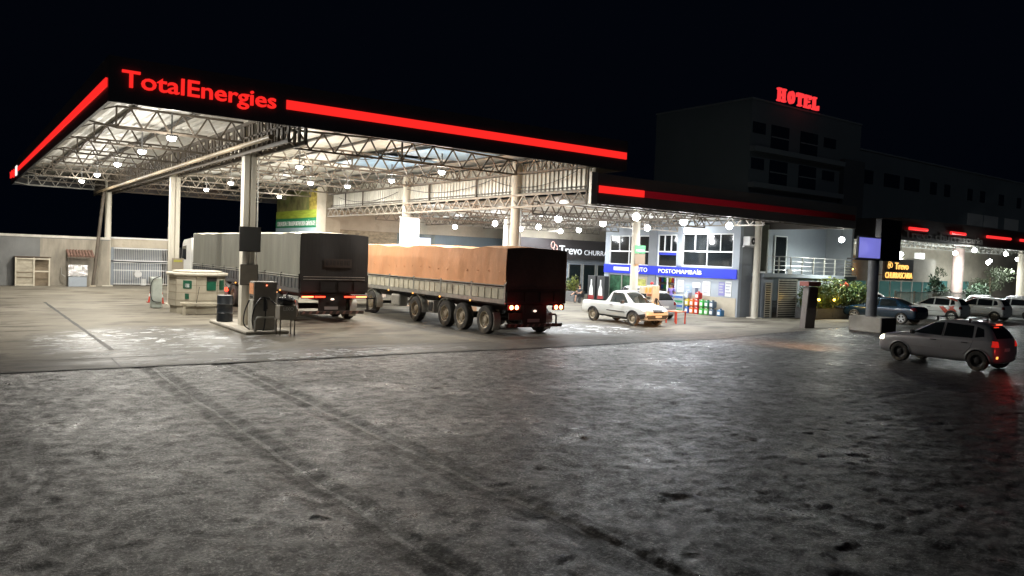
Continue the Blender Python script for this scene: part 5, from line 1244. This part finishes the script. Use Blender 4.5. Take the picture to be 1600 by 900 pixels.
MB().lathe([(.001, 0), (.25, 0), (.28, .03), (.27, .3), (.285, .32), (.27, .34), (.27, .62), (.285, .64), (.27, .66), (.27, .93), (.26, .95), (.001, .95)], axis='Z', n=28).build('shell', mat('blue_black', (.008, .011, .015), .45, var=.2), br, smooth=True)
MB().ball((0, 0, .0), .001, 3).build('dummy', M['chassis'], br) if False else None
il = T('pump_island', 'low kerbed concrete pump island under the nearest left column', 'kerb', (8.45, 27.2, 0))
MB().box(-.72, .72, -2.2, 2.2, .004, .12).build('kerb', M['conc'], il, bevel=.04)
# ============================================================ FUEL PUMPS
def pump(label, loc, rz, orange=False, h=1.72, grp=None):
    t = T('fuel_pump', label, 'fuel pump', loc, rz, grp)
    body = mat('pump_taupe', (.27, .25, .215), .45, var=.2, dirt=(.13,.11,.09)) if not orange else mat('pump_cream', (.50, .45, .35), .45, var=.15)
    MB().box(-.38, .38, -.26, .26, .10, 1.12).build('cabinet', body, t, bevel=.02)
    MB().box(-.36, .40, -.24, .24, 1.12, h).build('head', body, t, bevel=.02)
    MB().box(-.42, .42, -.30, .30, 0, .10).build('plinth', M['conc'], t)
    MB().box(-.394, -.382, -.22, .20, .14, 1.10).build('side_panel', mat('pump_pale', (.46, .44, .38), .5, var=.2), t)
    MB().box(-.378, -.362, -.20, .20, 1.30, h-.06).build('display', mat('orange_display', (.55, .25, .12), .4, var=.4, scale=12, emit=(.5, .2, .1), es=.25), t)
    MB().box(-.382, -.366, -.12, .14, 1.18, 1.24).build('display_slot', M['chassis'], t)
    MB().box(-.05, .06, -.30, -.262, .75, 1.18).build('nozzle_holster', M['plastic'], t, bevel=.01)
    MB().tube([(.0, -.34, 1.16), (.02, -.36, 1.0), (.05, -.33, .82)], .028, 8).build('nozzle', M['plastic'], t, smooth=True)
    MB().ball((.05, -.25, h-.12), .022, 5).build('indicator_lamp', mat('small_red_lamp', (1,.2,.1), .4, emit=(1, .18, .08), es=4), t)
    MB().ball((.40, -.22, h-.34), .02, 5).build('indicator_lamp', mat('small_amber_lamp', (1,.5,.2), .4, emit=(1, .5, .2), es=3), t)
    hose(t, [(.1,-.30,1.16), (-.15,-.36,1.20), (-.38,-.42,.9), (-.46,-.42,.45), (-.34,-.44,.12), (-.1,-.42,.10), (-.02,-.38,.5), (0,-.34,.85)])
    hose(t, [(.1,-.30,1.20), (.30,-.34,1.0), (.50,-.38,.85), (.62,-.36,.80)])
    hose(t, [(-.40,.1,1.1), (-.55,.1,.7), (-.58,.05,.3), (-.40,0,.12)])
    MB().tube([(-.40,-.52,0), (-.40,-.52,.45), (-.34,-.52,.56), (.22,-.52,.56), (.28,-.52,.45), (.28,-.52,0)], .03, 8).build('guard_hoop', M['galv'], t, smooth=True)
    return t
pump('taupe fuel pump with looped black hoses at the foot of the nearest left column', (8.42, 25.55, .004), R(0))
pp = pump('cream fuel pump with orange displays, standing between the white pickup and the shop', (26.35, 24.9, .004), R(0), True, 1.80)
pp.scale = (.62, .8, 1)
MB().box(-1.15, -.38, -.20, .20, 1.42, 1.74).build('canopy_head', mat('pump_cream', (.5,.45,.35)), pp)
for x in (-.95, -.58): MB().lathe([(.001, -.01), (.12, -.01), (.12, 0)], (x, -.205, 1.58), 'Y', 16).build('orange_roundel', mat('orange_roundel', (.75, .28, .08), .5, emit=(.5,.18,.05), es=.3), pp)
fl_ = MB()
for x in (-.2, -.05, .12, .25): fl_.tube([(x, -.30, .35), (x+.04, -.31, .7), (x, -.30, 1.0)], .02, 6)
fl_.build('yellow_hoses', mat('yellow_hose', (.75, .55, .06), .5), pp)
li = T('litter_bin', 'taupe litter bin on thin legs lettered LIXO, right of the nearest fuel pump', 'bin', (8.92, 24.7, .004))
MB().box(-.28, .28, -.22, .22, .52, .98).build('tub', mat('pump_taupe', (.2,.175,.14)), li, bevel=.02)
for sx in (-.24, .24):
    for sy in (-.18, .18): MB().bar((sx, sy, 0), (sx, sy, .55), .03).build('leg', M['steelb'], li)
t = text('LIXO', 'bin_lettering', M['paper'], li, (0,0,0), .34, .11, 'front', .008, .0); t.location = (-.16, -.224, .82)
gb = T('rubbish_bag', 'shiny black rubbish bag slumped on top of the litter bin', 'bag', (8.92, 24.7, .985))
rg = random.Random(5); mb = MB().ball((0, 0, .13), .25, 9, (1.25, .95, .72))
mb.v = [(x*(1+.12*math.sin(9*z+7*x)), y*(1+.12*math.sin(8*x+5*z)), max(0, z+.02*math.sin(14*x+11*y))) for x, y, z in mb.v]
mb.build('bag', mat('bin_liner', (.012, .012, .014), .18, bump=.06, bscale=9), gb, smooth=True); MB().tube([(0,0,.29), (.03,0,.36), (.08,.02,.40)], [.03,.02,.05], 6).build('knot', mat('bin_liner', (.012,)*3), gb)
# ============================================================ SHOP FRONT CLUTTER
def pack(label, x, y, z, c1_, c2_, w_=.55, h=.30, grp='shrink-wrapped oil packs by the shop wall'):
    t = T('oil_pack', label, 'pack', (x, y, z), 0, grp)
    MB().box(-.18, .18, -w_, w_, 0, h).build('wrap', c1_, t, bevel=.02); MB().box(-.186, -.181, -w_*.9, w_*.9, h*.25, h*.75).build('label_strip', c2_, t)
wg = mat('white_green_wrap', (.40, .46, .46), .3, var=.2); lg = mat('label_green', (.02, .22, .08), .4); lb = mat('label_blue', (.05, .12, .40), .4)
OR4 = ['bottom', 'second', 'third', 'top']
for i in range(4): pack('long white and green oil pack by the shop wall, %s of its stack of four' % OR4[i], 34.75, 30.75, .004+i*.26, wg, lg if i % 2 == 0 else lb, .52, .24)
def jug(label, x, y, z, c):
    t = T('jerry_can', label, 'jerry can', (x, y, z), 0, 'coloured jerry cans stacked by the shop wall')
    m_ = mat('can_%g_%g_%g' % c, c, .35, var=.1)
    MB().box(-.17, .17, -.15, .15, 0, .36).build('body', m_, t, bevel=.05, seg=3); MB().box(-.10, .10, -.025, .025, .36, .43).build('handle', m_, t, bevel=.015)
    MB().cyl(-.12, .0, .355, .40, .035, 10).build('cap', M['white'], t); MB().box(-.178, -.172, -.09, .09, .08, .26).build('label', M['paper'], t)
cols = [('blue', (.03,.10,.40)), ('orange', (.70,.14,.02)), ('red', (.55,.03,.02)), ('bright green', (.05,.42,.06)), ('pale green', (.10,.34,.08)), ('grey-blue', (.08,.12,.17))]
for i, (n_, c) in enumerate(cols):
    y = 30.0-i*.36
    jug('%s oil can in the bottom row by the shop wall' % n_, 34.75, y, .004, c); c2_ = ('yellow', (.6,.45,.04)) if i == 0 else ('dark green', (.02,.20,.08)) if i == 4 else (n_, c)
    jug('%s oil can in the second row, stacked by the shop wall' % c2_[0], 34.75, y, .44, c2_[1])
jug('red oil can alone on top of the stacks by the shop wall', 34.75, 29.25, .876, (.55,.03,.02)); jug('white and blue oil can on top at the left end of the stacked cans', 34.75, 30.05, .876, (.35,.42,.55)); jug('blue oil can with an orange label standing alone at the right end of the row', 34.75, 27.65, .004, (.03,.14,.30))
tb = T('orange_table', 'small orange-red plastic table lit by headlamps, in front of the silver hatchback', 'table', (28.0, 24.9, .004))
MB().box(-.35, .35, -.35, .35, .55, .60).build('table_top', mat('orange_plastic', (.65, .16, .05), .4), tb, bevel=.01)
for sx in (-.31, .31):
    for sy in (-.31, .31): MB().bar((sx, sy, 0), (sx, sy, .55), .05).build('leg', mat('red_plastic', (.6, .06, .03), .4), tb)
for i, (y, d_) in enumerate(((38.0, 'left'), (37.1, 'right'))):
    vm = T('display_stand', 'dark display stand with a pale bottle-shaped print, the %s one at the shop corner' % d_, 'display stand', (34.55, y, .004), 0, 'display stands at the shop corner')
    MB().box(-.2, .2, -.36, .36, 0, 1.85).build('case', M['plastic'], vm, bevel=.02); MB().box(-.21, -.202, -.28, .28, .1, .55).build('red_base', mat('dull_red', (.25,.03,.03), .5), vm)
    MB().prism([(-.2,.56), (.2,.56), (.16,1.0), (.06,1.25), (.05,1.6), (-.05,1.6), (-.06,1.25), (-.16,1.0)], 'X', -.212, -.203).build('bottle_print', M['paper'], vm)
def planter(label, x, y, w_, d_, h, rz, n, seed, mats, warm=(), rad=None, name='planter', cat='planter', zc=None, leaf=.16):
    t = T(name, label, cat, (x, y, .004), rz); rg = random.Random(seed)
    MB().box(-w_/2, w_/2, -d_/2, d_/2, 0, h).build('trough', mat('planter_grey', (.16,.16,.16), .7, var=.3), t, bevel=.02)
    MB().box(-w_/2+.05, w_/2-.05, -d_/2+.05, d_/2-.05, h-.02, h+.01).build('soil', M['bark'], t)
    rad = rad or (w_*.42, d_*.6, .5); k = len(mats)
    for i, m_ in enumerate(mats):
        mb = MB()
        for j in range(6): mb.leaves((rg.uniform(-w_*.4, w_*.4), rg.uniform(-.1,.1), (zc or h+.45)+rg.uniform(-.25,.25)), (rad[0]*.45, rad[1]*rg.uniform(.7,1.1), rad[2]*rg.uniform(.6,1.1)), n//(6*k), leaf, rg)
        mb.build('foliage', m_, t)
    mb = MB()
    for j in range(9): a = rg.uniform(-w_*.4, w_*.4); mb.tube([(a, 0, h-.1), (a+rg.uniform(-.15,.15), rg.uniform(-.1,.1), h+.5)], .025, 5)
    mb.build('stems', M['bark'], t)
    return t
planter('grey planter of leafy croton plants by the seated person', 34.4, 40.2, 1.6, .7, .7, R(90), 900, 21, [M['leafy'], M['leafd']])
bu = planter('long grey planter overflowing with green shrubs and yellow garden lamps', 42.4, 25.15, 6.6, .8, .60, R(-6), 8000, 11, [M['leaf'], M['leafy'], M['leaf']], rad=(3.2, .75, .95), zc=1.32, leaf=.17)
for x in (-2.6, -1.25):
    MB().ball((x, -.62, 1.12), .07, 7).build('garden_lamp', M['warm'], bu, smooth=True); light('garden_light', (x, -.80, 1.12), 13, bu, (1, .62, .12), .08)
    MB().tube([(x, -.55, .1), (x, -.62, 1.1)], .012, 5).build('lamp_stake', M['plastic'], bu)
mb = MB(); rg = random.Random(4); mb.leaves((-1.1+1.4, -.1, 1.95), (.35,.2,.2), 40, .18, rg); mb.build('red_flowers', mat('red_petal', (.55,.05,.02), .5), bu)
# ============================================================ TOTEM AND SIGN COLUMN
tm = T('brown_totem', 'leaning brown panel totem with a red-brown cap, left of the shrubs', 'totem', (33.35, 21.6, .004))
P_ = [(-.38, 0), (.34, 0), (.52, 1.98), (-.20, 1.98)]
MB().prism([(a+.02, b) for a, b in P_], 'Y', -.35, -.06).build('body', mat('totem_side', (.12,.10,.09), .6), tm)
MB().prism([(a+.07, b) for a, b in P_], 'Y', -.375, -.352).build('front_panel', M['brown'], tm)
MB().prism([(-.34, .86), (.40, .86), (.415, .98), (-.325, .98)], 'Y', -.385, -.377).build('pale_stripe', mat('stripe_taupe', (.12,.08,.07), .5), tm)
MB().box(-.36, .66, -.45, .05, 2.02, 2.24).build('cap', M['brownred'], tm, bevel=.02)
sc = T('sign_column', 'tall black sign box with a lilac screen on a round column and concrete block', 'sign', (35.15, 19.2, .004))
MB().box(-.62, .72, -.85, .75, 0, .72).build('footing', M['conc'], sc, bevel=.05); MB().box(-.60, .70, -.86, -.852, .04, .68).build('shade_sheet', mat('shade_sheet', (.03,.022,.02), .5), sc)  # thin dark sheet paints the shade of the block's unlit face
MB().cyl(0, 0, .72, 3.4, .24, 28).build('column', mat('grey_column', (.13,.135,.14), .5, var=.15), sc, smooth=True)
MB().box(-.35, 1.5, -.45, -.18, 3.35, 5.3).build('sign_box', mat('gloss_black', (.005,.005,.006), .25), sc); MB().box(-2.5, -.352, -.50, -.1, 3.34, 3.42).build('screen_tray', M['chassis'], sc)
MB().box(-2.18, -.40, -.49, -.455, 3.45, 4.36).build('screen', M['lilac'], sc); MB().box(-2.24, -.352, -.452, -.36, 3.43, 4.415).build('screen_housing', M['plastic'], sc)
light('screen_glow', (-1.3, -.9, 3.9), 8, sc, (.5, .5, 1), .4)
# ============================================================ HOTEL
ht = T('hotel', 'dark unlit hotel with a four-storey tower, long window wing and red rooftop HOTEL sign', 'hotel', (53, 40, 0))
MB().box(0, 16.6, 0, 10.6, 0, 16.6).build('tower', M['hotel'], ht); MB().box(-.06, 16.66, -.06, 10.66, 16.601, 16.75).build('parapet', M['hotelb'], ht)
MB().box(16.602, 62, .6, 9, 0, 14.5).build('wing', M['hotel'], ht); MB().box(16.61, 62.1, .5, 9.1, 14.501, 14.65).build('parapet', M['hotelb'], ht)
for z in (12.35, 9.4): MB().box(-.05, 13.3, -.55, -.003, z, z+.42).build('balcony_ledge', M['hotelb'], ht)
MB().box(13.3, 16.8, -.45, -.003, 0, 13.1).build('stair_pier', mat('hotel_dark', (.10,.11,.12), .8), ht)
def hw(x0, x1, z0, z1, y=0, bar=False, m=None):
    g_ = MB().box(x0, x1, y-.05, y-.003, z0, z1).build('window', m or M['hotelwin'], ht)
    if bar: zz = (z0+z1)/2; MB().box(x0, x1, y-.08, y-.052, zz-.05, zz+.05).build('window_bar', M['hotelb'], g_)
    return g_
for zb_ in (12.95, 10.0, 6.9):
    hw(.2, 1.9, zb_+.95, zb_+1.85); hw(2.7, 5.2, zb_-.1, zb_+1.9, 0, True); hw(6.9, 9.5, zb_-.1, zb_+1.9, 0, True); hw(10.5, 12.4, zb_+.95, zb_+1.8)
for x0, x1 in ((17.2, 20.2), (22.3, 25.3), (26.3, 29.4), (31.8, 33.2), (35.0, 36.3), (40.6, 41.8), (43.8, 45.0), (48.8, 50.2), (54.0, 55.2), (57.6, 58.8)): hw(x0, x1, 11.4, 12.7, .6)
bw = mat('white_blind', (.60,.60,.58), .7)
for x0, x1 in ((40.9, 44.8), (45.1, 48.9), (50.8, 54.8)): hw(x0, x1, 8.6, 9.95, .6, False, bw)
# slab-serif HOTEL letters
mb = MB()
def HL(x, parts):
    for p_ in parts:
        if p_[0] == 'b': _, a, b, c, d_ = p_; mb.box(x+a, x+b, -.12, .12, 16.80+c, 16.80+d_)
sf = [('b', -.12, .34, 0, .14), ('b', -.12, .34, .96, 1.1)]
HL(0, [('b',0,.22,.14,.96),('b',.66,.88,.14,.96),('b',.22,.66,.48,.62),('b',-.12,.34,0,.14),('b',-.12,.34,.96,1.1),('b',.54,1.0,0,.14),('b',.54,1.0,.96,1.1)])
mb.m = 0
ring = [(1.83+.42*math.cos(a), 17.35+.54*math.sin(a)) for a in [2*math.pi*i/24 for i in range(24)]]; ri = [(1.83+.22*math.cos(a), 17.35+.34*math.sin(a)) for a in [2*math.pi*i/24 for i in range(24)]]
vs = [(a, y, b) for y in (-.12, .12) for a, b in ring+ri]
fs = [(i, (i+1) % 24, 24+(i+1) % 24, 24+i) for i in range(24)]+[(48+i, 72+i, 72+(i+1) % 24, 48+(i+1) % 24) for i in range(24)]+[(i, 48+i, 48+(i+1) % 24, (i+1) % 24) for i in range(24)]+[(24+i, 24+(i+1) % 24, 72+(i+1) % 24, 72+i) for i in range(24)]
mb.add(vs, fs)
HL(2.62, [('b',.34,.56,.12,.96),('b',0,.9,.96,1.1),('b',0,.14,.76,.96),('b',.76,.9,.76,.96),('b',.2,.7,0,.12)])
HL(3.85, [('b',0,.22,.0,1.1),('b',.22,.8,.96,1.1),('b',.22,.62,.48,.62),('b',.22,.8,0,.14),('b',.68,.82,.14,.34),('b',.68,.82,.76,.96),('b',-.10,0,0,.14),('b',-.10,0,.96,1.1)])
HL(5.05, [('b',.08,.30,.14,.96),('b',-.06,.44,.96,1.1),('b',-.06,.84,0,.14),('b',.70,.84,.14,.40)])
rs = mb.build('rooftop_lettering', mat('hotel_neon', (.6,.05,.05), .4, emit=(1, .045, .05), es=1.0), ht, loc=(3.3, -.1, .12))
light('sign_light', (6.2, -.9, 17.2), 5, ht, (1, .06, .05), .6)
# ============================================================ RESTAURANT CANOPY (right)
rc = T('restaurant_canopy', 'dark-fronted canopy with broken red light dashes over the right-hand parking lot', 'canopy', (52.8, 27, 0))
def C_(mb, name, m, **k):
    o = mb.build(name, m, rc, **k); o.location = (-52.8, -27, 0); return o
rf = mat('dark_brown_cladding', (.030, .022, .020), .5, var=.3, scale=.3)
C_(MB().box(52.8, 84, 27, 27.12, 5.14, 6.62), 'fascia', rf); C_(MB().box(52.8, 52.92, 27.122, 36, 5.14, 6.62), 'fascia', rf); C_(MB().box(52.8, 84, 26.96, 27.14, 5.05, 5.138), 'edge_trim', M['steelw'])
for x0, x1 in ((53.7, 56.2), (59.8, 62.1), (65.9, 70.2), (72.2, 76.0)): C_(MB().tube([(x0, 26.93, 5.93), (x1, 26.93, 5.93)], .11, 10), 'light_strip', mat('red_dash', (.5,.01,.01), .4, emit=(1,.03,.03), es=1.2), smooth=True)
t = text('Trevo churrascaria', 'sign_lettering', mat('unlit_letters', (.12, .11, .10), .6), rc, (0,0,0), 12.2, .52, 'front', .05, .02); t.location = (.35, -.003, 5.28)
C_(MB().box(52.95, 84, 27.13, 40, 5.9, 5.95), 'roof_sheet', M['galv'])
for y in (28, 32): 
    mb = MB(); truss(mb, (53, y, 4.95), (84, y, 4.95), .6, 34, .06, .07); C_(mb, 'truss', M['galv'])
C_(MB().cyl(64.6, 28.4, 0, 5.4, .42, 20), 'column', mat('rose_column', (.38,.28,.25), .7, var=.2), smooth=True); C_(MB().box(59.6, 60.4, 29, 29.4, 0, 4.4), 'column', M['white']); C_(MB().cyl(77, 28.4, 0, 5.4, .4, 20), 'column', M['cream'])
C_(MB().box(58.5, 96, 35, 35.2, 0, 5.88), 'rear_wall', M['cream'])
for i in range(5): C_(MB().box(62+i*4.5, 64+i*4.5, 34.93, 34.99, 0, 2.2), 'window', mat('teal_glass', (.05,.14,.13)))
lamps = [(62.6, 26.4, 4.75), (62.2, 27.6, 4.5), (72.3, 28, 4.75), (57.2, 29.2, 4.2), (66.3, 29.0, 4.1), (69.0, 28.0, 3.95), (75.5, 30.5, 4.2), (54.6, 28.0, 4.2), (80, 30, 4.5)]
for i, (x, y, z) in enumerate(sorted(lamps)):
    bulblamp(x, y, z, 'white flood lamp under the restaurant canopy, %s from the left' % (['first','second','third','fourth','fifth','sixth','seventh','eighth','ninth'][i]), 'lamps under the restaurant canopy', 560, (.93, 1, .98), 5.88, .16)
# hedge, fence and shrubs of the lot
hd = T('hedge', 'dark clipped hedge block standing behind the parked cars', 'hedge', (66, 29, 0)); rg = random.Random(8)
mb = MB()
for j in range(10): mb.leaves((rg.uniform(-2.5, 4.5), rg.uniform(-.3,.3), rg.uniform(.5, 1.7)), (1.5, .7, .7), 260, .26, rg)
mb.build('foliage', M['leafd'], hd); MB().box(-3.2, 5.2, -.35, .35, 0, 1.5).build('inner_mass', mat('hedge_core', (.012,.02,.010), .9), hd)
def shrub(label, x, y, h, r, seed, m_, n=900, palm=False, name='tree', cat='tree'):
    t = T(name, label, cat, (x, y, 0)); rg = random.Random(seed)
    MB().tube([(0,0,0), (rg.uniform(-.1,.1), 0, h*.5), (rg.uniform(-.2,.2), 0, h*.75)], [.10,.07,.04], 8).build('trunk', M['bark'], t, smooth=True)
    mb = MB()
    for j in range(8): mb.leaves((rg.uniform(-r*.6, r*.6), rg.uniform(-r*.4,r*.4), h*.66+rg.uniform(-.25,.3)*h), (r*.5, r*.5, h*.17), n//8, .24, rg, .2)
    mb.build('crown', m_, t)
shrub('thin dark young tree beside the white column of the restaurant canopy', 56.3, 26.2, 2.6, .8, 31, M['leafd'], 500)
shrub('loose grey-green tree right of the rose-coloured column', 71.5, 33.5, 3.2, 2.0, 32, M['leafg'], 1300)
shrub('broad dark tree at the right edge behind the parked cars', 79.5, 32.0, 3.6, 2.4, 33, M['leafg'], 1500)
fe = T('railing_fence', 'low pale barred fence between the blue sedan and the restaurant', 'fence', (50.5, 26.0, 0))
mb = MB()
for i in range(64): mb.box(i*.16, i*.16+.03, 0, .03, .1, 1.5)
mb.build('bars', M['galv'], fe); MB().box(0, 10.2, -.01, .04, 1.5, 1.55).box(0, 10.2, -.01, .04, .1, .15).build('rail', M['galv'], fe)
for i in range(5): MB().box(i*2.5, i*2.5+.1, -.02, .06, 0, 1.62).build('post', M['galv'], fe)
